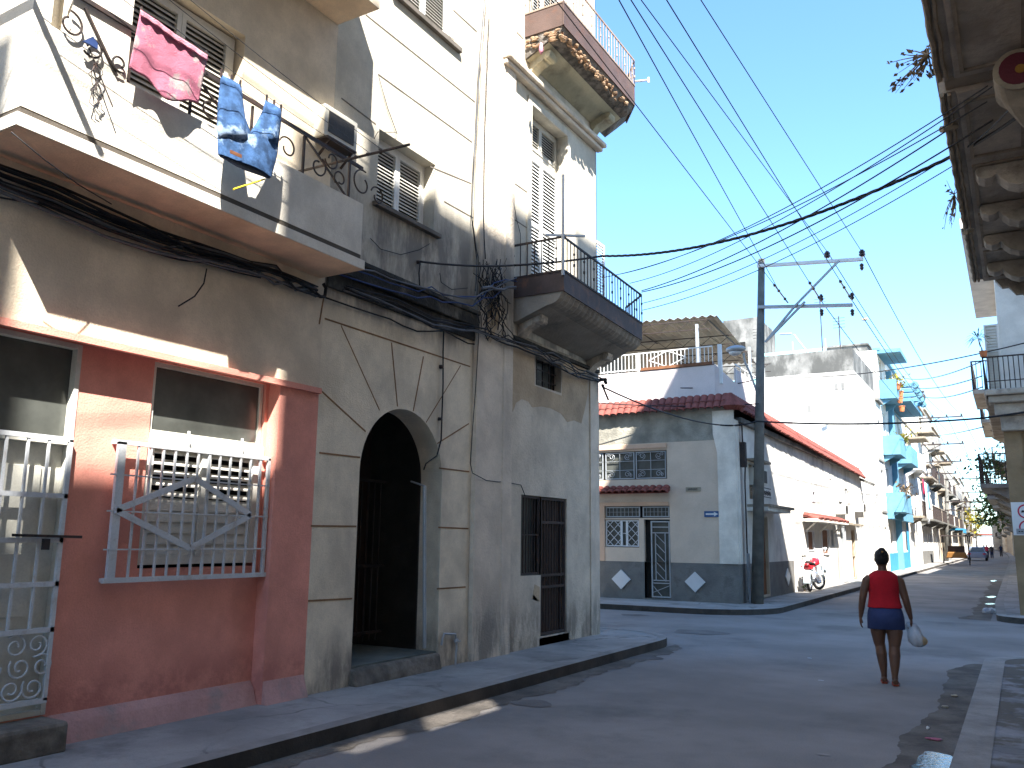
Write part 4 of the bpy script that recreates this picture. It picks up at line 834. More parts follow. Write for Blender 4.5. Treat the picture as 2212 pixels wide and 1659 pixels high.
for u_, z_, lab in ((14.1,2.75,'air conditioner on brackets high on the sunlit side wall above the teal door'),(18.9,3.0,'air conditioner at the far end of the sunlit side wall')):
    t = thing('air_conditioner', fr(u_,.2,z_), lab, 'air conditioner'); mb = MB(); mb.mbox(mH,u_,u_+.6,z_,z_+.38,-.38,-.02); mb.build('housing', M['ac'], t, bevel=.01); mb = MB(); mb.mbox(mH,u_+.05,u_+.55,z_+.04,z_+.34,-.39,-.38); mb.mbox(mH,u_,u_+.02,z_-.25,z_,-.36,0); mb.build('grille', M['acg'], t)
a2 = thing('air_conditioner', fr(1.8,.2,3.0), 'air conditioner in the side window of the tiled house behind the pole', 'air conditioner')
mb = MB(); mb.mbox(mH,1.45,2.2,3.15,3.62,-.28,.1); mb.build('housing', M['ac'], a2, bevel=.01); mb = MB(); mb.mbox(mH,1.55,2.1,3.22,3.55,-.29,-.28); mb.build('grille', M['acg'], a2)
mb = MB(); mg2 = mH
for i in range(8): scroll(mb, mH, 1.4+.13*i, 2.95, .07, dr=(-1)**i, t=.008, dd=-.3)
mb.bar(fr(1.3,.3,3.08),fr(2.4,.3,3.08),.02); mb.bar(fr(1.3,.3,2.84),fr(2.4,.3,2.84),.02); mb.build('support_rail', M['iron'], a2)
mb = MB(); q = fr(.48,.08,4.3); mb.box(q.x-.06,q.x+.08,q.y-.08,q.y+.08,3.55,4.2); mb.tube([q, q+Vector((.05,0,-.7)), q+Vector((0,.1,-1.1)), q+Vector((0,.05,-4.1))], .02, 6)
mb.tube([q+Vector((0,0,.5)), q], .02, 6); tag(mb.build('meter_box', M['iron']), 'black electric meter box with conduit on the corner of the tiled house', 'meter')
mb = MB(); q = ony(1598,1215,21.9); mb.tube([fr(.55,.1,1.35), fr(.55,.1,.12)], .045, 8); tag(mb.build('drain_pipe', M['steel']), 'grey drain pipe at the foot of the corner, left of the utility pole', 'pipe')
mb = MB(); q = W(1169,100,.5); q = onx(1169,101,-5.62); mb.loft([[q+Vector((.03*s*math.cos(t),.03*s*math.sin(t),z)) for t in [i*math.pi/4 for i in range(8)]] for z, s in ((.06,.6),(.0,1),(-.06,1.2),(-.12,.5))]); tag(mb.build('pink_rag', M['towelhem'], smooth=True), 'small bright pink rag stuck under the upper iron balcony', 'rag')
q0_, q1_ = onx(1372,176,-5.46), onx(1401,173,-5.2); mb = MB(); mb.tube([q0_, q1_], .018, 6); mb.tube([q1_+Vector((0,0,-.05)), q1_+Vector((0,0,.05))], .02, 6); tag(mb.build('outrigger_stick', M['white']), 'pale stick poking out from the far end of the upper iron balcony', 'stick')
# street name plate and one way arrow
sx0, sz0 = S(1482,1062); sx1, sz1 = S(1514,1052)
t = thing('street_name_plate', (sx0,YF,sz0), 'small beige street name plate with worn dark lettering on the corner house wall', 'sign')
mb = MB(); mb.box(sx0,sx1,YF-.02,YF-.004,sz0,sz1); mb.build('plate', M['plate'], t)
mb = MB(); random.seed(3)
for i in range(6):
    x = sx0+.055+i*.045; mb.box(x,x+.009,YF-.024,YF-.02,sz0+.03,sz1-.03); mb.box(x+.022,x+.031,YF-.024,YF-.02,sz0+.03,sz1-.03); z = random.choice((sz0+.03,(sz0+sz1)/2-.004,sz1-.04)); mb.box(x,x+.03,YF-.0235,YF-.02,z,z+.009)
mb.build('lettering', M['ink'], t)
ax0, az0 = S(1522,1117); ax1, az1 = S(1555,1104)
t = thing('one_way_sign', (ax0,YF,az0), 'small blue one way sign with a white arrow pointing right', 'sign')
mb = MB(); mb.box(ax0,ax1,YF-.02,YF-.004,az0,az1); mb.build('plate', M['signblue'], t)
zc = (az0+az1)/2; mb = MB(); mb.prism([(ax0+.04,YF-.0225,zc-.022),(ax1-.14,YF-.0225,zc-.022),(ax1-.16,YF-.0225,zc-.06),(ax1-.04,YF-.0225,zc),(ax1-.16,YF-.0225,zc+.06),(ax1-.14,YF-.0225,zc+.022),(ax0+.04,YF-.0225,zc+.022)], (0,.002,0)); mb.build('arrow', M['signwhite'], t)
# ================================================================== WHITE PARTY WALL BUILDING AND THE FAR LEFT ROW
random.seed(11)
uW, zW = FU(1845,756); uW2 = FU(1856,1248)[0]
UA = 21.2
wb = thing('white_party_wall_building', tuple(fr(UA,0,.1)), 'tall blank whitewashed building with a mouldy top edge, rising behind the tiled house', 'building')
HT = FU(1845,756)[1] if False else onx(1845,756,fr(UA,0).x).z
mPW = lambda a, b, d: fr(UA+d, a, b)
mb = MB(); mb.mbox(mPW, -14, 0, 0, HT-1.1, 0, 7); 
for b0, b1, a0, a1 in ((5.2,5.35,-4.5,-.2),(4.2,4.35,-3.6,-1.2)): mb.mbox(mPW, a0, a1, b0, b1, -.06, 0)
mb.build('wall', M['whitewall'], wb)
mb = MB(); mb.mbox(mPW, -14, 0, HT-1.1, HT, .0, .3); mb.mbox(mPW, -.3, 0, HT-1.1, HT, .3, 7); mb.build('parapet', M['mould'], wb)
mb = MB(); mb.bar(fr(UA-.1,-4.6,HT-2.0), fr(UA-.1,-2.5,5.9), .12); mb.bar(fr(UA-.1,-2.6,5.8), fr(UA-.1,.6,4.3), .3, .12); build_each(mb, 'stair_slab', M['pole'], wb)
mb = MB()
for k, (a, b_) in enumerate(((-2.2,7.9),(-.9,8.9),(-.6,8.9),(-4,8.5))): mb.mbox(mPW, a, a+.14, b_, b_+.35, -.02, 0)
build_each(mb, 'vent', M['grey'], wb)
rb = thing('rooftop_block', tuple(fr(UA,-8,HT)), 'weathered grey and white rooftop block beyond the sheet canopy', 'building')
q0, q1 = ony(1562,693,46), ony(1636,690,46)
mb = MB(); mb.box(q0.x,q1.x,46,50,HT-2,q0.z); mb.build('wall', M['mould'], rb)
mb = MB(); mb.box(q1.x-1.9,q1.x-.7,45.9,46,q0.z-1.6,q0.z-1.35); mb.build('window', M['dark'], rb)
bs = thing('blue_roof_screen', tuple(fr(UA+4,-3,HT)), 'pale blue mesh screen on posts along the white building roof', 'screen')
mb = MB(); mb.mbox(mPW,-5.2,-1.9,HT+.1,HT+1.0,3.9,3.93); mb.build('screen', M['cyan'], bs)
mb = MB(); 
for a in (-5.2,-3.6,-1.9): mb.mbox(mPW,a,a+.06,HT-.1,HT+1.5,3.85,3.9)
mb.build('post', M['steel'], bs)
def antenna(x, h, lab, k=4):
    mb = MB(); p = fr(UA+1, x, HT-.2); mb.tube([p, p+Vector((0,0,h))], .03, 5)
    for i in range(k): mb.bar(p+Vector((-.28,0,h-.1-.16*i)), p+Vector((.28,0,h-.1-.16*i)), .02)
    tag(mb.build('roof_antenna', M['iron']), lab, 'antenna', 'antennas on the white building')
antenna(-1.55, 3.2, 'tallest thin antenna at the right end of the white roof', 2); antenna(-.7, 2.1, 'shorter antenna at the corner of the white roof'); antenna(-4.7, 2.0, 'thin antenna nearer the utility pole on the white roof')
mb = MB(); mb.tube([fr(UA+1,-3.6,HT+1.3), fr(UA+1,-3.0,HT+1.25)], .05, 5); mb.tube([fr(UA+1,-2.9,HT+1.2), fr(UA+1,-2.2,HT+.1)], .035, 5); tag(mb.build('leaning_pipe', M['steel']), 'bent grey pipe leaning on the white roof edge', 'pipe')
def planks(m, a, b, z, dpt, hh, parent, mt, rm=None, solid_=True):
    mb = MB(); mb.mbox(m, a, b, z-.14, z, -dpt, 0)
    if solid_:
        mb.mbox(m, a, b, z, z+hh, -dpt, -dpt+.08); mb.mbox(m, a, a+.08, z, z+hh, -dpt+.08, 0); mb.mbox(m, b-.08, b, z, z+hh, -dpt+.08, 0)
    k_ = max(2, int((b-a)/1.6))
    for i in range(k_): y = a+.15+(b-a-.4)*i/(k_-1); mb.hexa([m(y,z-.15,0),m(y+.12,z-.15,0),m(y+.12,z-.15,-dpt*.8),m(y,z-.15,-dpt*.8),m(y,z-.14,0),m(y+.12,z-.14,0),m(y+.12,z-.14,-dpt*.8),m(y,z-.14,-dpt*.8)]) if False else mb.prism([m(y,z-.14,0),m(y,z-.14,-dpt*.7),m(y,z-.25,-dpt*.6),m(y,z-.55,0)], m(y+.12,z,0)-m(y,z,0))
    o = sub('balcony', mb, mt, parent)
    if not solid_:
        r_ = MB(); n = max(3, int((b-a)/.16))
        for i in range(n+1): y = a+(b-a)*i/n; r_.mbox(m, y-.012, y+.012, z, z+hh, -dpt+.02, -dpt+.045)
        for i in range(6): r_.mbox(m, a, a+.024, z, z+hh, -dpt+dpt*i/6, -dpt+dpt*i/6+.024)
        r_.mbox(m, a, b, z+hh, z+hh+.04, -dpt, -dpt+.05); r_.mbox(m, a, a+.04, z+hh, z+hh+.04, -dpt+.05, 0); r_.build('railing', rm or M['iron'], o)
    return o
def row_house(name, label, u0, u1, h, wall, side='L', floors=(0,3.4,6.4), bays=3, balc=(), wcol='greylouver', group=None, deep=9, trim='grey', door='doorbrown', dado=None, o=(-6.15,21.75)):
    m = (lambda a, b, d: fr(a, -d, b)) if side == 'L' else (lambda a, b, d: fr(a, d, b, o=(-.05,22)))
    t = thing(name, tuple(m(u0, .1, 0)), label, 'building', group); holes = []; items = []
    bw = (u1-u0)/bays
    for fi, fz in enumerate(floors):
        if fz > h-2.4: break
        for b_ in range(bays):
            c = u0+bw*(b_+.5)+random.uniform(-.1,.1); w_ = min(1.0, bw*.45)
            if fi == 0:
                kind = 'door' if (b_+int(u0)) % 2 == 0 else 'window'
                hz = (.15, 2.5) if kind == 'door' else (1.2, 2.4)
            else: kind = 'window'; hz = (fz+.2, fz+2.35) if (fi, b_) in balc or any(x[0] == fi for x in balc if isinstance(x, tuple)) else (fz+.9, fz+2.2)
            hole = (c-w_/2, c+w_/2, hz[0], hz[1], .18); holes.append(hole); items.append((kind, hole))
    mb = MB(); mb.facade(m, u0, u1, .1, h, holes)
    mb.quad(m(u0,.1,0), m(u0,h,0), m(u0,h,deep), m(u0,.1,deep)); mb.quad(m(u1,.1,0), m(u1,h,0), m(u1,h,deep), m(u1,.1,deep)); mb.quad(m(u0,h-.5,.0), m(u1,h-.5,0), m(u1,h-.5,deep), m(u0,h-.5,deep)); mb.quad(m(u0,.1,deep), m(u1,.1,deep), m(u1,h,deep), m(u0,h,deep))
    mb.build('wall', M[wall], t)
    mb = MB(); mb.mbox(m, u0, u1, h-.02, h+.12, -.18, .2)
    for fz in floors[1:]:
        if fz < h-1: mb.mbox(m, u0+.01, u1-.01, fz-.12, fz, -.06, 0)
    build_each(mb, 'cornice', M[trim], t)
    if dado: mb = MB(); mb.mbox(m, u0, u1, .1, 1.1, -.02, -.002); mb.build('lower_wall', M[dado], t)
    for kind, (a0, a1, b0, b1, _) in items:
        if kind == 'door': mb = MB(); mb.mbox(m, a0, a1, b0, b1, .1, .16); mb.mbox(m,a0+.08,(a0+a1)/2-.04,b0+.2,b1-.2,.085,.1); mb.mbox(m,(a0+a1)/2+.04,a1-.08,b0+.2,b1-.2,.085,.1); mb.build('door', M[door], t)
        else: mb = MB(); frame(mb, m, a0, a1, b0, b1, .06, .06, .12); mb.mbox(m,(a0+a1)/2-.03,(a0+a1)/2+.03,b0,b1,.06,.12); o_ = sub('window', mb, M['white'] if wcol != 'doorbrown' else M['doorbrown'], t); k = MB(); slats(k, m, a0+.06, a1-.06, b0+.06, b1-.06, 9, .08, .12, tilt=.42); k.build('shutter', M[wcol], o_)
    for x in balc:
        fi, a, b_, sol, mt = x[:5]; planks(m, a, b_, floors[fi], .9, .95, t, M[mt], solid_=sol)
    return t, m
# boundaries of the row
b1, b2 = 28.2, 38.5
wn, mwn = row_house('narrow_white_house', 'narrow bright white house front between the tiled house and the blue building', 28.21, 30.3, 9.4, 'whitewall', bays=1, floors=(0,3.4,6.2), door='beige')
bb, mb_ = row_house('blue_building', 'sky blue building with stacked blue balconies, plants and a ribbed balcony canopy', 30.31, 41.0, 12.6, 'whitewall', floors=(0,3.5,6.7,9.9), bays=4, balc=((1,30.4,34.5,True,'blue'),(2,30.4,33.4,True,'blue'),(3,30.4,33.2,True,'blue'),(2,36.5,40.8,True,'blue')), trim='blue', door='ochre', dado='blued')
mb = MB(); mb.mbox(mb_, 30.35, 34.0, 12.4, 12.6, -1.25, 0); mb.mbox(mb_,33.5,40.9,10.0,10.2,-1.35,0); mb.build('canopy_slab', M['blue'], bb)
mb = MB()
for i in range(5): u = 33.7+i*1.2; mb.mbox(mb_, u, u+.5, 10.9-.12*i, 11.1-.12*i, -1.6, 0); mb.tube([fr(u,1.6,11.0-.12*i), fr(u+.5,1.6,11.0-.12*i)], .2, 8)
mb.mbox(mb_, 33.4, 39.5, 10.9, 11.0, -.25, -.05); mb.build('ribbed_canopy', M['blue'], bb)
mb = MB(); mb.mbox(mb_, 34.0, 34.5, .1, 12.0, -.3, 0); mb.mbox(mb_, 30.36,41.0,3.0,3.5,-.35,0); mb.build('blue_pier', M['blue'], bb)
mb = MB(); mb.mbox(mb_, 34.6, 41.0, .1, 3.0, -.025, -.003) if False else mb.mbox(mb_, 39.8, 41.0, 1.1, 3.0, -.03, -.003); mb.build('blue_panel', M['blued'], bb)
specs = [('white_row_house','tall white house just beyond the blue building with washing on its front',41.01,50,11.6,'whitewall',((2,43,47,True,'white'),(1,42,44.5,False,'brownlt')),None),
 ('grey_row_house','weathered pale house with a long thin iron balcony and grey lower wall',50.01,60,12.6,'whitewall',((1,50.5,59.5,False,'pole'),(2,52,58,False,'brownlt')),'dado'),
 ('white_row_house','pale house with dark brackets and balcony behind the third pole',60.01,68,13.2,'whitewall',((1,60.5,67,False,'pole'),(2,61,66,False,'pole'),(3,62,66,True,'grey')),None),
 ('beige_row_house','beige house with brown balcony doors in the middle of the far row',68.01,78,12.6,'beige',((1,69,77,False,'pole'),(2,70,76,False,'brownlt')),None),
 ('brown_row_house','dark shaded house with a blue awning over its door',78.01,88,10.8,'brown',((1,79,86,False,'pole'),(2,80,85,False,'pole')),'dado'),
 ('white_row_house','white house beside the parked car far down the street',88.01,102,11.8,'whitewall',((2,90,99,True,'grey'),(1,89,101,False,'pole')),None),
 ('beige_row_house','small beige house further down, with a tree in front',102.01,120,10.2,'beige',((1,105,112,False,'pole'),(2,106,116,False,'grey')),None),
 ('white_row_house','pale house near the far end of the left row',120.01,142,11.2,'whitewall',((1,124,134,False,'pole'),(2,126,138,True,'grey')),None),
 ('grey_row_house','long grey house past the tree',142.01,165,9.6,'grey',((1,146,160,False,'pole'),),None),
 ('beige_row_house','beige house at the start of the far bend',165.01,190,11.5,'beige',((1,168,180,True,'beige'),),None),
 ('white_row_house','white house inside the far bend',190.01,215,10.6,'whitewall',((2,195,205,False,'grey'),),None),
 ('grey_row_house','grey house beyond the far bend',215.01,250,12.0,'grey',((1,220,235,False,'grey'),),None),
 ('beige_row_house','last house of the left row',250.01,300,11.0,'beige',((1,255,270,False,'grey'),),None)]
for nm, lab, u0, u1, h, wl, bc, dd in specs:
    row_house(nm, lab, u0, u1, h, wl, floors=(0,3.5,6.8,10.0), bays=max(3, int((u1-u0)/2.8)), balc=bc, dado=dd, trim='brownlt')
for u, z, h, lab in ((36,12.6,1.6,'water tank on the blue building roof'),(47,11.6,1.8,'grey rooftop hut behind the washing'),(64,13.2,1.6,'grey rooftop box above the third pole')):
    mb = MB(); mb.mbox(mb_, u, u+3, z-.1, z+h, 1.2, 4); mb.mbox(mb_, u-.1, u+3.1, z+h, z+h+.12, 1.1, 4.1); tag(mb.build('rooftop_hut' if 'hut' in lab or 'box' in lab else 'water_tank', M['mould']), lab, 'roof structure')
# slabs jutting out, washing
for u, z, d_, lab in ((44,8.9,1.2,'highest jutting dark slab over the white row house'),(46.5,7.2,1.1,'second jutting slab with laundry rail'),(52,10.2,1.2,'jutting roof slab of the grey row house'),(57,8.0,1.1,'lower jutting slab of the grey row house'),(63,9.7,1.2,'jutting slab past the third pole'),(72,9.4,1.2,'jutting brown slab in the middle of the row')):
    mb = MB(); mb.mbox(mb_, u, u+3.0, z, z+.13, -d_, 0); mb.mbox(mb_, u, u+.06, z-.9, z, -.06, 0); tag(mb.build('roof_slab', M['brownlt']), lab, 'slab')
for i, (u, z, hh, mt, lab) in enumerate(((41.6,5.4,1.0,'signred','red shirt hanging from the row of washing'),(42.2,5.3,1.1,'jeansd','dark trousers hanging from the row of washing'),(43.0,4.5,2.6,'white','long white sheet hanging down the white row house'),(43.9,4.4,2.8,'signwhite','second long white sheet beside the first'),(45.2,4.9,1.8,'blue','blue cloth drying past the white sheets'))):
    mb = MB(); G = []
    for j in range(9):
        for k in range(7): G.append(fr(u+.7*k/6, 1.0+.06*math.sin(k*1.9+i)*j/8, z-hh*j/8+(hh/2)))
    mb.add(G, [(j*7+k, j*7+k+1, (j+1)*7+k+1, (j+1)*7+k) for j in range(8) for k in range(6)]); solid(tag(mb.build('washing', M[mt], smooth=True), lab, 'washing', 'washing on the white row house'), .02)
mb = MB(); mb.tube([fr(41,1.0,6.0), fr(47,1.0,5.9)], .02, 5); tag(mb.build('washing_line', M['cablegrey']), 'line carrying the washing on the white row house', 'line')
mb = MB(); mb.mbox(mb_, 80, 85, 3.1, 3.25, -1.6, 0); mb.mbox(mb_, 80, 85, 2.8, 3.1, -1.6, -1.5); tag(mb.build('blue_awning', M['blued']), 'dark blue awning far down on the left pavement', 'awning')
# street end
for nm, lab, x0, x1, y, h, mt in (('end_building','pale building with a red roof closing the far end of the street',-34,-8,362,5.0,'whitewall'),):
    t = thing(nm, (x0,y,0), lab, 'building'); mb = MB(); mb.box(x0,x1,y,y+10,0,h); mb.build('wall', M[mt], t); mb = MB(); mb.box(x0-.5,x1+.5,y-.5,y+10,h,h+.6); mb.build('roof', M['redtile'], t)
    mb = MB(); 
    for i in range(5): x = x0+1.5+i*3.2; mb.box(x,x+1.2,y-.05,y,1.2,2.8)
    mb.build('window', M['dark'], t)
# ================================================================== RIGHT SIDE, NEAR BLOCK
nb = thing('brown_balcony_building', (.5,10,.12), 'shaded brown building at the right edge whose heavy bracketed balconies overhang the pavement', 'building')
mN = lambda a, b, d: Vector((.5+d, a, b))
def shadow_wall(y0, y1, h, hm, holes):   # unseen shadow-casting wall; slatted openings added to throw the road's sun patches
    mb = MB(); mb.facade(mN, y0, y1, .1, h, holes, .03); mb.box(.75,9,y0,y1-.002,.1,hm); mb.build('wall', M['brown'], nb)
    for a0, a1, b0, b1 in holes:
        k = MB(); slats(k, mN, a0, a1, b0, b1, 8, .005, .03, th=.006, tilt=.05); k.build('sun_patch_slats', M['greylouver'], nb)  # slats added to dim the sun passing through the openings
def occ(y0, y1, h, nm='wall'):
    hs = [(y, y+1.1, z+.1, z+2.5, .2) for z in [5.6+3.9*k for k in range(6)] if z+2.8 < h for y in [y0+.9+2.6*i for i in range(int((y1-y0-1)/2.6)+1)] if y+1.2 < y1]
    mb = MB(); mb.facade(mN, y0, y1, .1, h, hs); mb.box(.72,12,y0,y1-.002,h-.05,h); mb.quad((.5,y0,0),(.5,y0,h),(12,y0,h),(12,y0,0)); mb.quad((.5,y1,0),(.5,y1,h),(12,y1,h),(12,y1,0)); mb.quad((12,y0,0),(12,y0,h),(12,y1,h),(12,y1,0))
    mb.build(nm, M['brown'], nb)
    for h_ in hs[:24]: k = MB(); k.mbox(mN, h_[0], h_[1], h_[2], h_[3], .14, .17); k.build('shutter', M['greylouver'], nb)
shadow_wall(-4.36, -1.8, 14.15, 11.0, []); shadow_wall(-1.8, 4.8, 17.6, 8.0, [(.45,1.65,8.95,9.62),(-.72,.12,8.95,9.42)]); occ(4.8, 9.01, 18.6); occ(9.01, 14.0, 21.3); occ(-30, -4.36, 13.7)
mb = MB(); mb.box(-.3,.49,-9,-4.4,9.0,16.2); mb.build('shadow_block', M['brown'], nb)  # unseen block added to cast an upright shadow edge on the house opposite
mb = MB(); mb.box(.5,.7,-.7,.5,17.6,18.05); mb.build('shadow_stub', M['grey'], nb)  # unseen stubs, added to step up the shadow line on the wall opposite
mb = MB(); mb.box(.5,.7,2.6,3.5,17.6,18.3); mb.build('shadow_stub', M['grey'], nb)
def big_balcony(y0, y1, z, ze):
    mb = MB(); prof = [(-.29,z+.0),(-.29,z+.10),(-.25,z+.10),(-.25,z+.16),(-.31,z+.18),(-.31,z+.52),(.5,z+.52),(.5,z),(.45,z-.03),(-.16,z-.03),(-.17,z-.0)]
    mb.prism([(x, y0, zz) for x, zz in prof], (0,y1-y0,0)); o = sub('balcony', mb, M['brown'], nb)
    m2 = MB(); n = 60
    for k, (xa, za) in enumerate(((-.275,z-.012),(-.225,z-.02))): m2.tube([(xa+.006*math.sin(i*1.7+k), y0+(y1-y0)*i/n, za) for i in range(n+1)], .022-.006*k, 6)
    m2.build('edge_moulding', M['brownlt'], o)
    m3 = MB(); y = y0+.15
    while y < y1-1.0:
        m3.box(-.12,-.09,y,y+1.25,z-.05,z-.03); m3.box(.30,.33,y,y+1.25,z-.05,z-.03); m3.box(-.09,.30,y,y+.03,z-.05,z-.03); m3.box(-.09,.30,y+1.22,y+1.25,z-.05,z-.03); y += 1.45
    m3.build('soffit_panel', M['brownlt'], o)
    return o
zS = 5.37
bA = big_balcony(-1.5, 7.25, zS, 0); bB = big_balcony(7.52, 13.5, zS, 0)
mb = MB(); mb.box(-.24,.45,7.25,7.52,zS+.02,zS+.3); mb.build('slab_joint', M['brownlt'], nb)
mb = MB()
for k in range(3): mb.hexa([(.5,13.5,zS-.03-.12*k),(-.02+.16*k,13.5,zS-.03-.12*k),(-.02+.16*k,13.62-.02*k,zS-.03-.12*k),(.5,13.62,zS-.03-.12*k),(.5,13.5,zS-.15-.12*k),(.06+.16*k,13.5,zS-.15-.12*k),(.06+.16*k,13.6-.02*k,zS-.15-.12*k),(.5,13.6,zS-.15-.12*k)])
mb.build('end_corbel', M['brown'], nb)
def corbel(y, big=0, mt='brown', w_=.24):
    mb = MB(); s = 1.25 if big else 1
    ol = [(.5,zS-.04),(-.08,zS-.04),(-.10,zS-.08),(-.08,zS-.14),(-.02,zS-.175),(.04,zS-.17),(.08,zS-.14),(.11,zS-.19),(.17,zS-.25),(.26,zS-.29),(.33,zS-.28),(.37,zS-.36),(.5,zS-.52*s)]
    mb.prism([(x, y-w_/2, z) for x, z in ol], (0,w_,0)); mb.build('corbel', M[mt], nb, bevel=.008)
for y in (2.4,9.3,10.4,11.5,12.7): corbel(y)
corbel(4.9, 1)
cy_ = 6.9; q = ony(2192,150,cy_)
mb = MB(); rr = .165
mb.tube([(q.x+.02,cy_-.0,q.z),(q.x+.02,cy_+.34,q.z-.02)], [rr,rr*.95], 20); mb.loft([[ (q.x+.02+k*.03+(rr-.0)*math.cos(t)*s, cy_+.02+k*.12, q.z-k*.065+(rr)*math.sin(t)*s) for t in [2*math.pi*i/20 for i in range(20)]] for k, s in enumerate((1,1.08,.95,.75,.5))])
mb.build('round_corbel', M['brownlt'], nb, smooth=False)
mb = MB(); mb.tube([(q.x+.02,cy_-.012,q.z),(q.x+.02,cy_+.01,q.z)], .125, 20); mb.build('painted_roundel', M['maroon'], nb)
mb = MB(); mb.tube([(q.x+.035,cy_-.02,q.z-.01),(q.x+.035,cy_+.0,q.z-.01)], .035, 10); mb.build('painted_spot', M['yelspot'], nb)
for i, (px, py, L) in enumerate(((2035,285,.5),(2085,505,.45))):
    Y = (8.15, 10.55)[i]; q = ony(px+5, py-3, Y); mb = MB(); mb.tube([(-.2,Y+.0,q.z+.02),(q.x-.02,Y-.1,q.z-.03)], .03, 8); tag(mb.build('spout', M['brownlt']), ('upper short drain spout poking out of the brown balcony edge', 'lower short drain spout poking out of the brown balcony edge')[i], 'spout')
def leaf_cluster(name, pts, n, spread, size, label, cat='plant', mt='leaf', twig=True, group=None, leafn=3, leafmat=None):
    t = thing(name, tuple(pts[0]), label, cat, group); tw_ = MB(); lf = MB()
    for p in pts[1:] if len(pts) > 1 else pts:
        for k in range(n):
            e = Vector(p)+Vector([random.gauss(0, spread) for _ in range(3)]); mid = Vector(pts[0]).lerp(e, .55)+Vector([random.gauss(0,spread*.25) for _ in range(3)])
            tw_.tube([Vector(pts[0]), mid, e], [.006,.004,.002], 4)
            for j in range(leafn):
                c = mid.lerp(e, random.random()*.8+.2)+Vector([random.gauss(0,size*.5) for _ in range(3)]); a = Vector([random.gauss(0,1) for _ in range(3)]).normalized(); b_ = a.cross(Vector((.3,.5,.8))).normalized(); s = size*random.uniform(.5,1.2)
                lf.quad(c-a*s, c+b_*s*.5, c+a*s, c-b_*s*.5)
    tw_.build('stem', M['leafdry'], t); lf.build('leaves', leafmat or M[mt], t); return t
leaf_cluster('vine', [Vector((-.33,7.1,zS+.15)), ony(1935,175,7.4), ony(1975,150,7.4), ony(1990,100,7.2), ony(2000,160,7.3)], 8, .06, .034, 'dry vine with a few leaves hanging over the sky from the brown balcony gap', mt='leafdry', leafn=2)
leaf_cluster('vine', [Vector((-.33,10.2,zS+.1)), ony(2048,420,10.2), ony(2055,455,10.3), ony(2050,480,10.3)], 7, .07, .028, 'thin dry weeds growing out of the lower brown balcony edge', mt='leafdry', leafn=1)
# front parapet pieces with gaps, dark
# ================================================================== RIGHT SIDE, FAR BLOCK
fb = thing('yellow_corner_building', (.5,22.6,.12), 'corner building white above and ochre below with an iron balcony wrapping the corner', 'building')
mX = lambda a, b, d: Vector((a, 22.6+d, b)); mFR = lambda a, b, d: fr(a, d, b, o=(-.05,22.6))
mb = MB(); mb.facade(mX, -.05, 12, 5.1, 9.3); mb.facade(mFR, 0, 9, 5.1, 9.3, [(1.2,2.2,5.2,7.8,.2),(4,5,5.2,7.8,.2)]); mb.quad((-.05,22.6,9.28),(12,22.6,9.28),fr(9,12,9.28,o=(-.05,22.6)),fr(9,0,9.28,o=(-.05,22.6)))
mb.quad(fr(9,0,0,o=(-.05,22.6)),fr(9,12,0,o=(-.05,22.6)),fr(9,12,9.3,o=(-.05,22.6)),fr(9,0,9.3,o=(-.05,22.6))); mb.build('upper_wall', M['whitewall'], fb)
mb = MB(); mb.facade(mX, -.05, 12, .1, 5.1, [(.6,1.6,.2,3.2,.2)]); mb.facade(mFR, 0, 9, .1, 5.1, [(1.2,2.3,.15,3.2,.2),(4,5.1,.15,3.2,.2),(6.8,7.8,1,3.0,.2)]); mb.build('lower_wall', M['ochre'], fb)
mb = MB(); mb.box(-.14,.2,22.5,22.6,.1,4.2); mb.mbox(mFR,.01,.25,.1,4.9,-.08,0); mb.mbox(mFR,3.0,3.3,.1,4.9,-.08,0); mb.mbox(mFR,5.6,5.9,.1,4.9,-.08,0); build_each(mb, 'pilaster', M['ochre'], fb)
mb = MB(); mb.mbox(mFR,1.2,2.3,.15,3.2,.12,.16); mb.mbox(mFR,4,5.1,.15,3.2,.12,.16); mb.mbox(mFR,6.8,7.8,1,3,.12,.16); mb.mbox(mFR,1.2,2.2,5.2,7.8,.12,.16); mb.mbox(mFR,4,5,5.2,7.8,.12,.16); mb.build('door', M['doorbrown'], fb)
mb = MB(); mb.box(-.62,12,22.1,22.6,9.05,9.3); mb.mbox(mFR,-.5,9,9.05,9.3,-.6,0); mb.build('roof_eave', M['whitewall'], fb)
mb = MB(); mb.box(-.44,12,21.95,22.6,4.98,5.12); mb.mbox(mFR,-.6,8.5,4.98,5.12,-.40,0); mb.box(-.38,12,22.05,22.6,4.82,4.98); mb.box(-.28,12,22.2,22.6,4.55,4.82); mb.box(-.18,12,22.35,22.6,4.2,4.55); o_ = sub('balcony', mb, M['brown'], fb, bevel=.03)
mb = MB(); X = -.42
for i in range(40): x = X+i*.1; mb.tube([(x,21.98,5.12),(x,21.98,5.86)],.011,5)
for i in range(60):
    p = fr(-.6+i*.14,-.38,5.12,o=(-.05,22.6)); mb.tube([p,p+Vector((0,0,.74))],.011,5)
mb.bar((X,21.98,5.86),(4,21.98,5.86),.03); mb.bar((X,21.98,5.3),(4,21.98,5.3),.02); mb.bar(fr(-.6,-.38,5.86,o=(-.05,22.6)),fr(8,-.38,5.86,o=(-.05,22.6)),.03); mb.bar((X,21.98,6.06),(X,22.6,6.06),.02); mb.bar((X,21.98,5.1),(X,21.98,6.08),.03); mb.build('railing', M['iron'], o_)
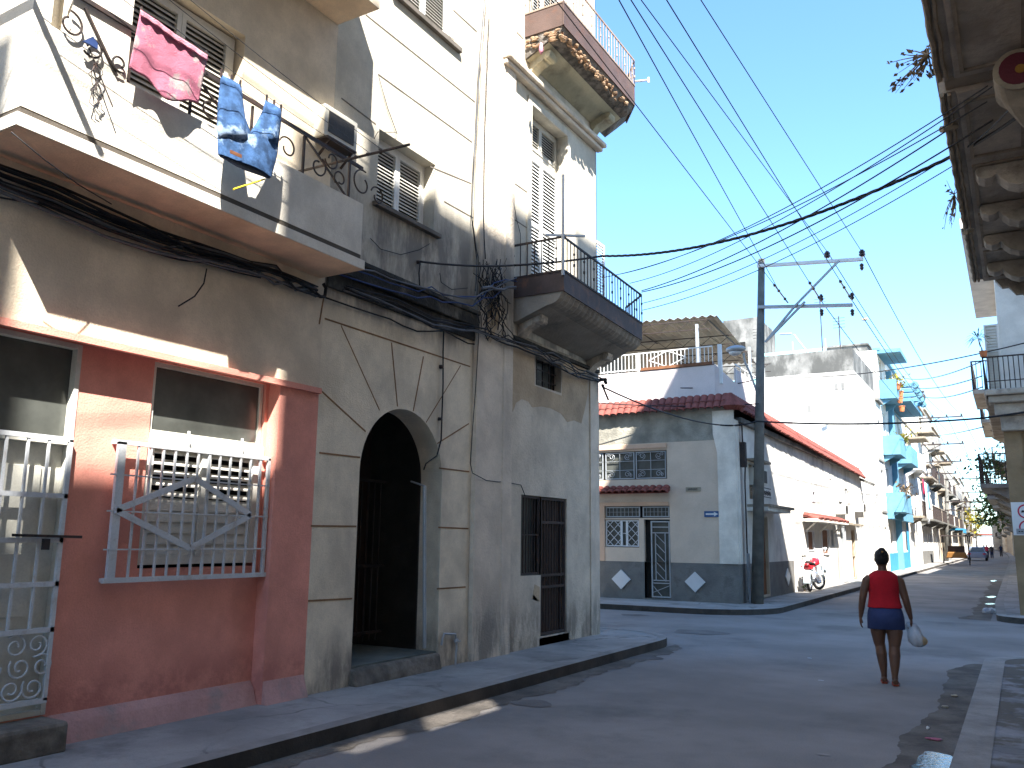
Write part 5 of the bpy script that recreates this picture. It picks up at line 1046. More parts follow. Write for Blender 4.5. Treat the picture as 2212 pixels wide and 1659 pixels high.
mb = MB(); a, b_ = -.36, -.06; frame(mb, mX, a, b_, 5.15, 6.75, .04, -.05, -.01); o_ = sub('open_shutter_leaf', mb, M['whitewall'], fb); k = MB(); slats(k, mX, a+.04, b_-.04, 5.2, 6.7, 22, -.05, -.01, th=.01); k.build('slat', M['greylouver'], o_)
mb = MB(); mb.box(.3,1.3,22.4,22.6,3.3,3.6); mb.build('lintel', M['brownlt'], fb)
def palm(loc, label, s=.32):
    t = thing('potted_palm', loc, label, 'plant'); mb = MB(); mb.tube([Vector(loc), Vector(loc)+Vector((0,0,.14))], [.07,.09], 10); mb.build('pot', M['terra'], t)
    st = MB(); st.tube([Vector(loc)+Vector((0,0,.1)), Vector(loc)+Vector((-.08,0,.45))], .012, 5); st.build('stem', M['leafdry'], t)
    lf = MB(); c = Vector(loc)+Vector((-.08,0,.45))
    for k in range(34):
        a = random.uniform(0,6.28); e = random.uniform(-.5,1.2); d = Vector((math.cos(a)*math.cos(e), math.sin(a)*math.cos(e), math.sin(e)))*s; sd = d.cross(Vector((0,0,1))).normalized()*.014; mid = c+d*.55+Vector((0,0,.03)); lf.quad(c, mid+sd, c+d-Vector((0,0,.06)), mid-sd)
    lf.build('leaves', M['leaf'], t)
palm((-.40,22.0,5.88), 'small spiky palm standing on the iron balcony rail of the corner building on the right')
sR = [('shaded_row_house','brown house with a grey upper balcony, first beyond the ochre corner building',9.7,17,8.4,'brown',(1,10,14)),('shaded_row_house','beige house on the right with small balconies and hanging plants',17.01,26,8.6,'beige',(1,18,24)),('shaded_row_house','ochre house on the right with deep eaves',26.01,38,7.4,'ochre',(1,28,34)),('shaded_row_house','grey house further down on the right',38.01,55,8.2,'grey',(1,40,50)),('shaded_row_house','brown house far down on the right',55.01,80,7.8,'brown',(1,60,70)),('shaded_row_house','grey house near the far end of the right row',80.01,120,8.4,'grey',(1,90,100)),('shaded_row_house','long beige house in the far right row',120.01,165,8.6,'beige',(1,130,140)),('shaded_row_house','brown house at the far bend on the right',165.01,215,9.5,'brown',(1,170,190)),('shaded_row_house','last grey house of the right row',215.01,300,9.0,'grey',(1,220,240))]
for nm, lab, u0, u1, h, wl, bc in sR: row_house(nm, lab, u0, u1, h, wl, side='R', floors=(0,3.6,6.8), bays=max(2, int((u1-u0)/3.4)), balc=((1,bc[1],bc[2],False,'grey'),(2,bc[1]+.5,bc[2]+.5,False,'brown')) if h > 8 else ((1,bc[1],bc[2],False,'grey'),))
for i, (u, z, n_, sp, lab) in enumerate(((14.2,4.6,32,.26,'dark bush growing from the upper wall under the corner balcony on the right'),(25,5.2,34,.5,'dark leafy bush leaning over the street on the right'),(33,3.4,36,.5,'dark hanging foliage low on the right facades'),(60,5.2,50,.9,'far green tree crown on the right'))):
    c = fr(u,-.85-.25*i,z,o=(-.05,22)); leaf_cluster('wall_bush', [fr(u,0,z,o=(-.05,22)), c], n_, sp, .09+.04*i, lab, leafn=6)
c = fr(104,2.2,4.8); t = leaf_cluster('street_tree', [fr(104,2.0,2.8), c, c+Vector((.4,1,1)), c+Vector((-.4,-1,.6))], 26, .8, .22, 'small yellow green street tree far down on the left pavement', cat='tree', mt='leafyel', leafn=6)
mb = MB(); mb.tube([fr(104,2.0,.1), fr(104,2.0,2.9)], [.14,.08], 7); mb.build('trunk', M['pole'], t)
# plants on the blue building
for i, (u, z, mt, lab) in enumerate(((31.2,10.9,'leafyel','bushy yellow green plant under the top blue canopy'),(31.6,4.6,'leafdry','dense brown and green potted plants on the lowest blue balcony'),(33,7.9,'leafyel','yellow plant on the middle blue balcony'))):
    c = fr(u,.85,z); leaf_cluster('balcony_plant', [c-Vector((0,0,.5)), c], 36, .28, .09, lab, mt=mt, leafn=6)
for i, (u, z) in enumerate(((30.9,10.3),(31.5,9.6),(32.2,9.2),(32.0,10.05))):
    q = fr(u,.95,z); mb = MB(); mb.tube([q, q+Vector((0,0,.28))], [.12,.17], 10); mb.tube([q+Vector((0,0,.28)), q+Vector((0,0,.33))], .19, 10); tag(mb.build('flower_pot', M['terra']), ('terracotta pot right under the yellow plant','terracotta pot lower left on the top blue balcony','terracotta pot lowest on the top blue balcony','terracotta pot at the right of the yellow plant')[i], 'pot', 'pots on the top blue balcony')
# ================================================================== SIGN ON THE RIGHT
YS = 21.9; L_, T_ = ony(2183,1085,YS), ony(2187,1156,YS); x0 = L_.x; z1, z0 = L_.z, T_.z
t = thing('parking_sign', (x0+.25,YS,.12), 'white sign with two red rings and a grey plate on a post', 'sign')
mb = MB(); mb.box(x0,x0+.50,YS-.01,YS+.01,z0,z1); mb.build('board', M['signwhite'], t)
mb = MB(); mb.tube([(x0+.30,YS+.03,.1),(x0+.30,YS+.03,z1)], .022, 8); mb.build('post', M['steel'], t)
R1 = .155
for k, zc in enumerate((z1-.20, z1-.20-.345)):
    rg = MB(); xc = x0+.27; n = 28; O = [(xc+R1*math.cos(2*math.pi*i/n), zc+R1*math.sin(2*math.pi*i/n)) for i in range(n)]; I = [(xc+R1*.8*math.cos(2*math.pi*i/n), zc+R1*.8*math.sin(2*math.pi*i/n)) for i in range(n)]
    rg.add([(a,YS-.0135,b) for a, b in O]+[(a,YS-.0135,b) for a, b in I], [(i,(i+1)%n,n+(i+1)%n,n+i) for i in range(n)]); rg.build('red_ring', M['signred'], t)
    sy = MB()
    if k == 0:
        for a, b_ in ((-.075,-.0),(.035,0)): sy.box(xc+a,xc+a+.045,YS-.0145,YS-.012,zc-.022,zc+.022); sy.box(xc+a-.01,xc+a+.055,YS-.0145,YS-.0125,zc-.022,zc+.002)
    else:
        for dz in (-.02,.012): sy.box(xc-.05,xc+.05,YS-.0145,YS-.012,zc+dz,zc+dz+.014)
    sy.build('symbol', M['ink'] if k == 0 else M['signgrey'], t)
mb = MB(); mb.box(x0+.06,x0+.48,YS-.014,YS-.011,z0+.02,z0+.14); mb.build('grey_plate', M['signgrey'], t)
mb = MB()
for i in range(7): mb.box(x0+.10+i*.05,x0+.135+i*.05,YS-.017,YS-.0145,z0+.068,z0+.09)
mb.build('lettering', M['ink'], t)
# ================================================================== POLES
def pole_thing(name, base, top, r0, r1, label, mt='pole', group='poles along the left pavement'):
    t = thing(name, tuple(base), label, 'utility pole', group); mb = MB(); mb.tube([Vector(base), Vector(top)], [r0, r1], 14); mb.build('shaft', M[mt], t, smooth=True); return t
PB = onz(1636,1304,.12); PY = PB.y; PT = ony(1645,560,PY)
pt = pole_thing('utility_pole', PB, PT, .155, .085, 'tall dark utility pole on the corner with two cross arms and a diagonal brace')
def P_(px, py): return ony(px, py, PY)
INS = []
def insulator(c, parent, s=1, down=False):
    mb = MB(); sg = -1 if down else 1
    mb.tube([c+Vector((0,0,sg*z)) for z in (0,.03,.03,.07,.07,.10,.10,.14,.14,.18)], [.03*s,.05*s,.065*s,.065*s,.045*s,.045*s,.06*s,.06*s,.04*s,.035*s], 10); mb.build('insulator', M['insul'], parent)
UA0, UA1 = P_(1650,575), P_(1866,562); LA0, LA1 = P_(1652,664), P_(1843,661)
mb = MB(); mb.bar(UA0+Vector((-.15,-.09,0)), UA1+Vector((0,-.09,0)), .09, .08); mb.build('upper_cross_arm', M['white'], pt)
mb = MB(); mb.bar(LA0+Vector((-.15,-.09,0)), LA1+Vector((0,-.09,0)), .09, .08); mb.build('lower_cross_arm', M['steel'], pt)
mb = MB(); mb.bar(P_(1655,741)+Vector((0,-.1,0)), P_(1722,662)+Vector((0,-.16,0)), .05); mb.bar(P_(1660,737)+Vector((0,-.12,0)), P_(1742,655)+Vector((0,-.17,0)), .05); mb.bar(P_(1722,662)+Vector((0,-.16,0)), P_(1815,566)+Vector((0,-.14,0)), .05); mb.build('diagonal_brace', M['steel'], pt)
for p in ((1789,563),(1864,560)): insulator(P_(*p)+Vector((0,-.09,.04)), pt, 1.25)
for p in ((1776,655),(1842,652)): insulator(P_(*p)+Vector((0,-.09,.03)), pt, .9); insulator(P_(p[0],667)+Vector((0,-.09,-.03)), pt, .8, True)
insulator(P_(1862,568)+Vector((0,-.09,-.04)), pt, .8, True)
lt = thing('street_lamp', tuple(P_(1640,845)), 'grey street lamp head on a curved arm fixed to the tall utility pole', 'street lamp')
mb = MB(); a = P_(1636,850); b_ = P_(1609,765); mb.tube([a, P_(1622,810), P_(1612,785)+Vector((0,-.1,0)), b_+Vector((0,-.15,0))], .028, 7); mb.build('arm', M['steel'], lt)
c = P_(1594,760)+Vector((0,-.2,0)); mb = MB(); mb.ell(tuple(c+Vector((0,0,.03))), .27,.18,.10,16,8); mb.build('lamp_head', M['steel'], lt, smooth=True); mb = MB(); mb.ell(tuple(c-Vector((0.02,0,.05))), .17,.13,.09,14,8); mb.build('lamp_glass', M['signwhite'], lt, smooth=True)
def far_pole(bpx, tpx, label, arms, mt='poleL', r=.15):
    B = onz(*bpx, .12); T = ony(*tpx, B.y); t = pole_thing('utility_pole', B, T, r, r*.65, label, mt); out = []
    for (l, z, n_) in arms:
        c = B.lerp(T, z); mb = MB(); mb.bar(c+Vector((-.2,-.12,0)), c+Vector((l,-.12,0)), .10); mb.bar(c+Vector((0,-.14,-.8)), c+Vector((l*.5,-.14,0)), .05); mb.build('cross_arm', M['iron'], t)
        for i in range(n_): q = c+Vector((l*(i+1)/n_-.1,-.12,.04)); insulator(q, t, 1.2); out.append(q+Vector((0,0,.15)))
    return t, out, T
_, o2, T2 = far_pole((1904,1218), (1890,858), 'pale concrete pole in front of the blue building', [(1.2,.985,1)], r=.13)
_, o3, T3 = far_pole((1996,1216), (1986,900), 'thin pale pole with five long cross arms down the street', [(3.2,.985,3),(3.2,.80,3),(3.0,.68,3),(2.6,.60,2)], r=.17)
_, o4, T4 = far_pole((2044,1212), (2046,1030), 'dark pole with cross arms far down the street', [(4.2,.97,3),(3.4,.7,3),(3,.6,2)], mt='pole', r=.2)
_, o5, T5 = far_pole((2078,1203), (2080,1060), 'far pole beyond the parked car', [(4.5,.97,3),(4,.75,3)], mt='pole', r=.2)
# ================================================================== OVERHEAD WIRES
def span(a, b_, sag, r, name, label, cat='wire', group=None, mt='cable', twist=0):
    mb = MB(); n = 36; L = (b_-a).length; P = []
    for i in range(n+1): t = i/n; p = a.lerp(b_, t); p.z -= sag*4*t*(1-t); P.append(p)
    if twist:
        Q = []
        n = 150
        for i in range(n+1):
            t = i/n; p = a.lerp(b_, t); p.z -= sag*4*t*(1-t); Q.append(p)
        for ph in (0, 2.1, 4.2): mb.tube([p+Vector((.0, math.cos(i*.55+ph)*twist, math.sin(i*.55+ph)*twist)) for i, p in enumerate(Q)], r, 5)
        mb.build if False else None
    else: mb.tube(P, r, 4)
    return tag(mb.build(name, M[mt], smooth=True), label, cat, group)
G1 = 'wires along the street to the corner pole'
for k, (ins, top, zt, lab) in enumerate((((1864,548),(1514,0),9.2,'outermost long wire coming from above to the right end of the upper cross arm'),((1790,548),(1385,0),9.2,'long wire from above to the inner insulator of the upper cross arm'),((1842,651),(1440,0),8.3,'long wire from above to the end of the lower cross arm'),((1776,653),(1363,0),8.3,'long wire from above to the middle of the lower cross arm'),((1704,656),(1200,0),8.3,'long wire from above to the inner end of the lower cross arm'),((1690,640),(1337,0),8.2,'faint long wire passing beside the pole top'))):
    a = P_(*ins)+Vector((0,-.1,0)); b_ = onz(*top, zt); d = (b_-a); e = b_+d*.9; span(a, e, .0, .0085, 'overhead_wire', lab, group=G1)
    if k in (2,3,4):
        mb = MB(); dd = d.normalized()
        for s_ in (.35,1.05,1.5): mb.ell(tuple(a+dd*s_*1.0), .04,.07,.04,8,5)
        mb.tube([a, a+dd*1.6], .02, 6)
        tag(mb.build('strain_insulator', M['insul']), lab.replace('long wire from above to', 'dark strain insulators on the wire to'), 'insulator', 'strain insulators beside the pole')
for i, (a, b_) in enumerate(zip([P_(1864,548),P_(1790,548),P_(1842,651),P_(1776,653)], [o3[2],o3[1],o3[5],o3[4]])): span(a, b_, .7, .012, 'overhead_wire', 'wire from the corner pole to the next poles, from the ' + ('upper arm end','upper arm inner part','lower arm end','lower arm middle')[i], group='wires between corner pole and next poles')
for i in range(6):
    if i < len(o3) and i < len(o4): span(o3[i], o4[i], .5, .018, 'overhead_wire', ('innermost','middle','outermost','innermost','middle','outermost')[i]+' far wire beyond the five armed pole, on the '+('top' if i < 3 else 'second')+' arm', group='far wires down the street')
G2 = 'wires crossing between the two sides of the street'
cc_ = [((1340,592,-5.3),(2043,232,.1,7.3),'highest thin wire crossing from the iron balcony to the brown balcony'),((1360,612,-5.4),(2050,238,.1,7.3),'second thin wire crossing to the brown balcony'),((1386,628,-5.4),(2100,235,.1,8.3),'heavier wire pair crossing to the brown balcony, upper strand'),((1386,631,-5.4),(2062,300,.1,8.3),'heavier wire pair crossing to the brown balcony, lower strand'),((1388,655,-5.4),(2062,322,.1,9.2),'thin wire leaving below the iron balcony railing'),((1388,670,-5.4),(2064,345,.1,9.2),'lowest thin wire leaving below the iron balcony railing'),((1300,600,-5.6),(2040,262,.1,7.6),'thin wire sloping across behind the thick cable')]
for i, (a, b_, lab) in enumerate(cc_):
    A = onx(a[0], a[1], a[2]); B = ony(b_[0], b_[1], b_[3]); B2 = B+(B-A)*.06; span(A, B2, .22, .006 if i not in (2,3) else .009, 'crossing_wire', lab, group=G2)
A0, A1_, A2 = W(908,565,.08), W(1110,573,.3), onx(1300,553,-5.35); B = ony(2062,335,9.2); C_ = ony(2230,230,7.4)
span(A0, A1_, .03, .014, 'power_cable', 'black cable from the clip on the upper wall to the iron balcony', cat='cable'); span(A1_, A2, .02, .016, 'power_cable', 'black cable passing in front of the iron balcony railing', cat='cable')
span(A2, B, .28, .011, 'power_cable', 'thick twisted black cable crossing the sky between the two buildings', cat='cable', twist=.010); span(B, C_, .02, .018, 'power_cable', 'thick black cable passing under the brown balcony', cat='cable')
for i, (p0, p1, y) in enumerate((((1815,553-20),(2225,70),7),)): pass
span(ony(2070,330,9), ony(2225,185,7), .05, .01, 'power_cable', 'thinner cable under the brown balcony', cat='cable')
A = onx(1302,836,-6.0); B = fr(.3,.15,0); q = ony(1556,918,21.6); span(A, q, .12, .016, 'power_cable', 'black cable from the splice down to the corner of the tiled house', cat='cable')
span(q, P_(1640,912)+Vector((0,-.2,0)), .05, .02, 'power_cable', 'black cable along the corner of the tiled house to the pole', cat='cable')
R_ = fr(1.0,-.2,0,o=(-.05,22)); e = ony(2125,903,22.0); span(P_(1640,912)+Vector((0,-.2,0)), e, .10, .022, 'power_cable', 'black cable crossing from the pole to the corner building on the right', cat='cable'); span(e, ony(2230,888,21.6), .0, .022, 'power_cable', 'black cable along the balcony underside on the right', cat='cable')
for i, (a, b_, lab) in enumerate((((1675,815,30),(2225,738,21.5),'upper of the faint wires over the white building to the right balcony'),((1948,815,50),(2122,780,21.9),'second faint wire reaching the right balcony'),((1950,831,50),(2122,812,21.9),'third faint wire reaching the right balcony'),((1975,850,50),(2122,836,21.9),'fourth faint wire reaching the right balcony'),((1470,838,22.3),(1640,818,24),'dark wire in front of the pale terrace wall'),((1290,870,21),(1640,872,22),'thin wire just above the tiled eaves'),((2010,940,60),(2125,922,21.9),'lowest faint wire reaching the right building'))):
    span(ony(*a), ony(*b_), .08 if i > 3 else .25, .014, 'crossing_wire', lab, group='wires over the far crossing')
mb = MB(); q = ony(1868,690,40); mb.ell(tuple(q),.16,.08,.06,8,5); mb.prism([q+Vector((-.02,0,.02)), q+Vector((.1,.1,.12)), q+Vector((.12,0,.02))], (0,.02,0)); tag(mb.build('flying_bird', M['beige']), 'small pale bird in the sky below the cross arms', 'bird')
mb = MB(); q = ony(1994,858,60); mb.ell(tuple(q),.15,.1,.3,8,5); mb.ell(tuple(q+Vector((0,0,.35))),.1,.08,.1,6,4); tag(mb.build('perched_bird', M['iron']), 'small dark bird on a wire to the right of the roofs', 'bird')
# ================================================================== PERSON
def tapered(mb, pts, rads, n=12):
    """rads: list of (rx, ry) or r ; rings lie across the local direction"""
    pts = [Vector(p) for p in pts]; m = len(pts); rings = []
    for i, p in enumerate(pts):
        d = (pts[min(i+1,m-1)]-pts[max(i-1,0)]).normalized(); a = d.cross(Vector((0,1,0)))
        a = a.normalized() if a.length > .1 else Vector((1,0,0)); b_ = d.cross(a).normalized(); r_ = rads[i] if isinstance(rads[i], tuple) else (rads[i], rads[i])
        rings.append([p+a*r_[0]*math.cos(2*math.pi*k/n)+b_*r_[1]*math.sin(2*math.pi*k/n) for k in range(n)])
    mb.loft(rings)
PX, PYY = onz(1922,1478,0).x, onz(1922,1478,0).y
PO = Vector((PX, PYY, 0)); pa = R(14)
def pp(x, y, z):   # person space: x right, y forward (away from the camera)
    return PO+Vector((x*math.cos(pa)-y*math.sin(pa)*1, x*math.sin(pa)+y*math.cos(pa), z))
pn = thing('person', tuple(PO), 'woman in red sleeveless top and short blue skirt walking away with a plastic bag', 'person')
b = MB(); T = lambda P, r, n=12: tapered(b, [pp(*p) for p in P], r, n)
# torso, neck, head
def ringz(x, y, z, rx, ry, n=16): return [pp(x+rx*math.cos(2*math.pi*k/n), y+ry*math.sin(2*math.pi*k/n), z) for k in range(n)]
b.loft([ringz(0,.0,.66,.165,.12), ringz(0,-.015,.74,.180,.13), ringz(0,-.015,.82,.175,.125), ringz(0,0,.92,.145,.105), ringz(0,.01,1.0,.135,.098), ringz(0,.01,1.1,.145,.10), ringz(0,.005,1.2,.160,.10), ringz(0,0,1.265,.150,.085), ringz(0,0,1.30,.10,.065), ringz(0,.005,1.33,.052,.052), ringz(0,.015,1.40,.047,.05)])
b.loft([ringz(0,.02,1.36,.035,.04), ringz(0,.03,1.385,.058,.07), ringz(0,.028,1.42,.070,.088), ringz(0,.022,1.47,.077,.095), ringz(0,.018,1.51,.074,.092), ringz(0,.016,1.545,.058,.072), ringz(0,.015,1.565,.03,.04)])
b.ell(tuple(pp(0,.122,1.452)), .012,.02,.022,8,6); b.ell(tuple(pp(.076,.02,1.452)), .01,.018,.028,8,6); b.ell(tuple(pp(-.076,.02,1.452)), .01,.018,.028,8,6); b.ell(tuple(pp(0,.112,1.415)),.024,.012,.009,8,6)
# legs : left leg ahead, right leg behind
T([(-.085,.0,.76),(-.088,.03,.60),(-.082,.05,.47),(-.072,.05,.43),(-.066,.03,.34),(-.058,.03,.22),(-.05,.05,.11),(-.048,.07,.075)], [.098,.088,.065,.060,.062,.050,.034,.036])
T([(.085,-.0,.76),(.088,-.03,.60),(.078,-.04,.47),(.072,-.04,.43),(.066,-.07,.34),(.058,-.09,.22),(.050,-.10,.11),(.05,-.10,.075)], [.098,.092,.068,.062,.066,.053,.035,.037])
for sx, fy, tz in ((-.05,.06,.0),(.052,-.11,.0)):
    T([(sx,fy-.035,.045),(sx,fy+.02,.055),(sx+.012,fy+.10,.035),(sx+.02,fy+.165,.026)], [(.032,.032),(.035,.034),(.04,.022),(.036,.014)])
    for k in range(5): T([(sx-.014+.016*k,fy+.155-.006*k*(k-1)*.3,.026),(sx-.016+.0175*k,fy+.20-.012*abs(k-.6),.022)], [.0095-.0008*k,.008-.0008*k], 6)
# arms
T([(-.145,0,1.235),(-.185,-.005,1.20),(-.225,-.015,1.08),(-.248,-.02,.98),(-.262,-.0,.88),(-.272,.02,.79),(-.278,.025,.765)], [.050,.054,.048,.042,.038,.026,.023])
T([(.145,0,1.235),(.185,.005,1.20),(.215,.0,1.08),(.240,-.01,.97),(.262,.01,.87),(.282,.03,.785),(.286,.035,.76)], [.050,.055,.048,.042,.038,.026,.023])
def hand(sx, hx, hy, hz, curl):
    T([(hx,hy,hz),(hx+.002,hy+.008,hz-.035),(hx+.002,hy+.014,hz-.072)], [(.016,.024),(.017,.036),(.014,.036)], 10)
    for k in range(4):
        L = (.062,.070,.066,.052)[k]; y0 = hy+.014-.028+.019*k; c = curl
        p = [(hx,y0+.002,hz-.062),(hx-sx*.006*c,y0+.003,hz-.070-L*.42),(hx-sx*.020*c,y0+.004,hz-.070-L*(.78-.1*c)),(hx-sx*(.038*c),y0+.004,hz-.070-L*(1-.35*c))]
        T(p, [.0098,.009,.008,.0065], 7)
    T([(hx-sx*.004,hy-.018,hz-.02),(hx-sx*.012,hy-.036,hz-.045),(hx-sx*.018,hy-.040,hz-.072)], [.012,.0105,.008], 7)
hand(1, -.279,.025,.765,.5) if False else hand(-1, -.279,.025,.765,.6); hand(1, .287,.038,.76,1.3)
bo_ = b.build('body', M['skin'], pn, smooth=True); rm = bo_.modifiers.new('remesh','REMESH'); rm.mode = 'VOXEL'; rm.voxel_size = .0065; rm.use_smooth_shade = True
sm = bo_.modifiers.new('smooth','SMOOTH'); sm.factor = .5; sm.iterations = 2
# hair with bun
h = MB(); h.loft([ringz(0,-.03,1.395,.045,.045), ringz(0,-.018,1.42,.070,.070), ringz(0,-.008,1.46,.084,.094), ringz(0,.0,1.51,.084,.096), ringz(0,.004,1.55,.068,.082), ringz(0,.006,1.578,.035,.045)]); h.ell(tuple(pp(0,-.06,1.565)), .042,.042,.035,12,8); h.ell(tuple(pp(.0,-.095,1.53)), .03,.02,.03,10,6)
ho = h.build('hair', M['hair'], pn, smooth=True); rm = ho.modifiers.new('remesh','REMESH'); rm.mode = 'VOXEL'; rm.voxel_size = .008; rm.use_smooth_shade = True
h = MB(); h.ell(tuple(pp(0,-.105,1.545)), .014,.01,.012,8,5); h.build('hair_tie', M['yelspot'], pn)
# red top
n = 24; rg = []
for z, rx, ry, y in ((.885,.200,.148,-.004),(.93,.186,.138,.0),(1.0,.172,.130,.008),(1.08,.172,.128,.01),(1.16,.180,.124,.008),(1.215,.184,.116,.004),(1.25,.176,.104,.0),(1.28,.150,.092,.0),(1.305,.112,.078,0),(1.325,.075,.066,0.004)):
    rg.append([pp(rx*math.cos(2*math.pi*k/n)*(1+.012*math.sin(z*90+k)), y+ry*math.sin(2*math.pi*k/n), z+.004*math.sin(k*2.3)) for k in range(n)])
t_ = MB(); t_.loft(rg, cap=False); o = solid(t_.build('red_top', M['redtop'], pn, smooth=True), .006, 1)
for s_ in (-1, 1):
    t_ = MB()
t_ = MB(); rg = []
for z, rx, ry, y in ((.635,.214,.135,-.0),(.66,.213,.140,-.004),(.74,.212,.158,-.022),(.80,.206,.158,-.024),(.86,.194,.144,-.010),(.905,.174,.124,0),(.925,.160,.112,0)): rg.append([pp(rx*math.cos(2*math.pi*k/n)*(1+.01*math.sin(5*k+z*20)), y+ry*math.sin(2*math.pi*k/n), z) for k in range(n)])
t_.loft(rg, cap=False); solid(t_.build('skirt', M['skirt'], pn, smooth=True), .006, 1)
for sx, fy in ((-.05,.06),(.052,-.11)):
    s_ = MB(); ol = [(sx-.032,fy-.06),(sx+.03,fy-.06),(sx+.036,fy+.02),(sx+.062,fy+.12),(sx+.055,fy+.20),(sx+.01,fy+.215),(sx-.026,fy+.15),(sx-.036,fy+.04)]
    s_.prism([pp(x,y,.004) for x, y in ol], (0,0,.016)); s_.tube([pp(sx-.03,fy+.05,.02), pp(sx-.005,fy+.09,.062), pp(sx+.012,fy+.15,.03)], .006, 5); s_.tube([pp(sx+.04,fy+.05,.02), pp(sx+.03,fy+.09,.058), pp(sx+.012,fy+.15,.03)], .006, 5); s_.build('sandal', M['sandal'], pn)
# bag held in the right hand
hb = pp(.275,.04,.70); bg_ = thing('plastic_bag', tuple(hb-Vector((-.03,0,.3))), 'thin white plastic bag with brown contents held in the right hand of the walking woman', 'bag')
m1 = MB(); c = pp(.365,.03,.565); rg = []
for k, (dz, rx, ry) in enumerate(((-.155,.03,.03),(-.145,.085,.065),(-.08,.115,.085),(0,.115,.08),(.07,.095,.06),(.12,.085,.045),(.165,.075,.03),(.195,.055,.012))):
    rg.append([c+Vector((-.014*k+.77*rx*math.cos(2*math.pi*i/18)*(1+.16*math.sin(i*3.1+k)), .8*ry*math.sin(2*math.pi*i/18)*(1+.2*math.sin(i*4.3)), .77*dz+.012*math.sin(i*2.7+k))) for i in range(18)])
m1.loft(rg); solid(m1.build('film', M['plastic'], bg_, smooth=True), .002)
m1 = MB(); m1.tube([c+Vector((-.08,0,.13)), hb+Vector((.005,0,-.02)), hb+Vector((-.012,0,-.01)), c+Vector((-.11,.0,.10))], [.018,.010,.010,.018], 7); m1.build('handle', M['plastic'], bg_, smooth=True)
m1 = MB(); m1.ell(tuple(c+Vector((.01,0,-.055))), .078,.055,.06,12,8); m1.build('contents', M['bread'], bg_, smooth=True)
# ================================================================== MOTORBIKE
MO = onz(1760,1277,.12); ma = R(-1); MS = 1.06
def mq(x, y, z): return MO+MS*Vector((x*math.cos(ma)-y*math.sin(ma), x*math.sin(ma)+y*math.cos(ma), z))
mt_ = thing('motorbike', tuple(MO), 'red motorbike with chrome parts parked on the left pavement by the white wall', 'motorbike')
def wheel(cy, steer, name='wheel'):
    o = MB(); ax = Vector((math.cos(ma+steer), math.sin(ma+steer), 0)); f = Vector((-ax.y, ax.x, 0)); c = mq(0, cy, .30); n = 28
    rings = [[c+(f*math.cos(t)+Vector((0,0,1))*math.sin(t))*(.26+.045*math.cos(k))+ax*.045*math.sin(k) for k in [2*math.pi*j/8 for j in range(8)]] for t in [2*math.pi*i/n for i in range(n+1)]]
    o.loft(rings, cap=False); w_ = sub(name, o, M['rubber'], mt_, smooth=True)
    r_ = MB(); rings = [[c+(f*math.cos(t)+Vector((0,0,1))*math.sin(t))*(.215+.015*math.cos(k))+ax*.03*math.sin(k) for k in [2*math.pi*j/6 for j in range(6)]] for t in [2*math.pi*i/n for i in range(n+1)]]; r_.loft(rings, cap=False)
    for i in range(8): t = math.pi*2*i/8; r_.tube([c, c+(f*math.cos(t)+Vector((0,0,1))*math.sin(t))*.21], .008, 4)
    r_.tube([c-ax*.05, c+ax*.05], .04, 10); r_.build('rim', M['chrome'], w_)
wheel(-.62, 0); wheel(.62, R(-28))
def MP(name, mt, fn, **k): q = MB(); fn(q); return q.build(name, M[mt], mt_, **k)
MP('fuel_tank', 'redpaint', lambda q: q.loft([[mq(rx*math.cos(t), y, zc+rz*math.sin(t)) for t in [2*math.pi*i/14 for i in range(14)]] for y, rx, rz, zc in ((-.12,.08,.06,.80),(-.02,.13,.10,.82),(.15,.16,.13,.85),(.30,.13,.11,.86),(.38,.05,.05,.86))]), smooth=True)
MP('seat', 'rubber', lambda q: q.loft([[mq(rx*math.cos(t), y, zc+.05*math.sin(t)) for t in [2*math.pi*i/12 for i in range(12)]] for y, rx, zc in ((-.75,.07,.86),(-.6,.12,.84),(-.3,.13,.80),(-.1,.09,.80))]), smooth=True)
MP('tail_panel', 'redpaint', lambda q: (q.hexa([mq(-.12,-.80,.66),mq(.12,-.80,.66),mq(.13,-.3,.62),mq(-.13,-.3,.62),mq(-.09,-.84,.78),mq(.09,-.84,.78),mq(.11,-.3,.76),mq(-.11,-.3,.76)])), bevel=.02)
MP('tail_light', 'redpaint', lambda q: (q.ell(tuple(mq(0,-.86,.80)), .08,.04,.045,10,6), q.ell(tuple(mq(-.17,-.78,.74)), .03,.03,.025,8,5), q.ell(tuple(mq(.17,-.78,.74)), .03,.03,.025,8,5)), smooth=True)
MP('rear_fender', 'silver', lambda q: q.loft([[mq(x, -.62-.36*math.cos(a), .30+.36*math.sin(a)) for x in (-.09,.09)]+[mq(x, -.62-.33*math.cos(a), .30+.33*math.sin(a)) for x in (.09,-.09)] for a in [R(-5+12*i) for i in range(11)]]), smooth=False)
MP('front_fender', 'silver', lambda q: q.loft([[mq(x+.12, .62-.36*math.cos(a), .30+.36*math.sin(a)) for x in (-.07,.07)]+[mq(x+.12, .62-.33*math.cos(a), .30+.33*math.sin(a)) for x in (.07,-.07)] for a in [R(30+12*i) for i in range(10)]]), smooth=False)
MP('engine', 'chrome', lambda q: (q.ell(tuple(mq(0,.05,.42)),.16,.2,.17,12,8), q.tube([mq(0,.05,.42),mq(0,.12,.68)],.09,10), q.box(0,0,0,0,0,0) if False else None))
MP('exhaust_pipe', 'chrome', lambda q: (q.tube([mq(.12,.2,.45),mq(.17,.1,.26),mq(.18,-.3,.26),mq(.19,-.9,.40)],[.025,.03,.045,.055],10), q.tube([mq(-.16,-.5,.3),mq(-.18,-.85,.45)],.03,8)), smooth=True)
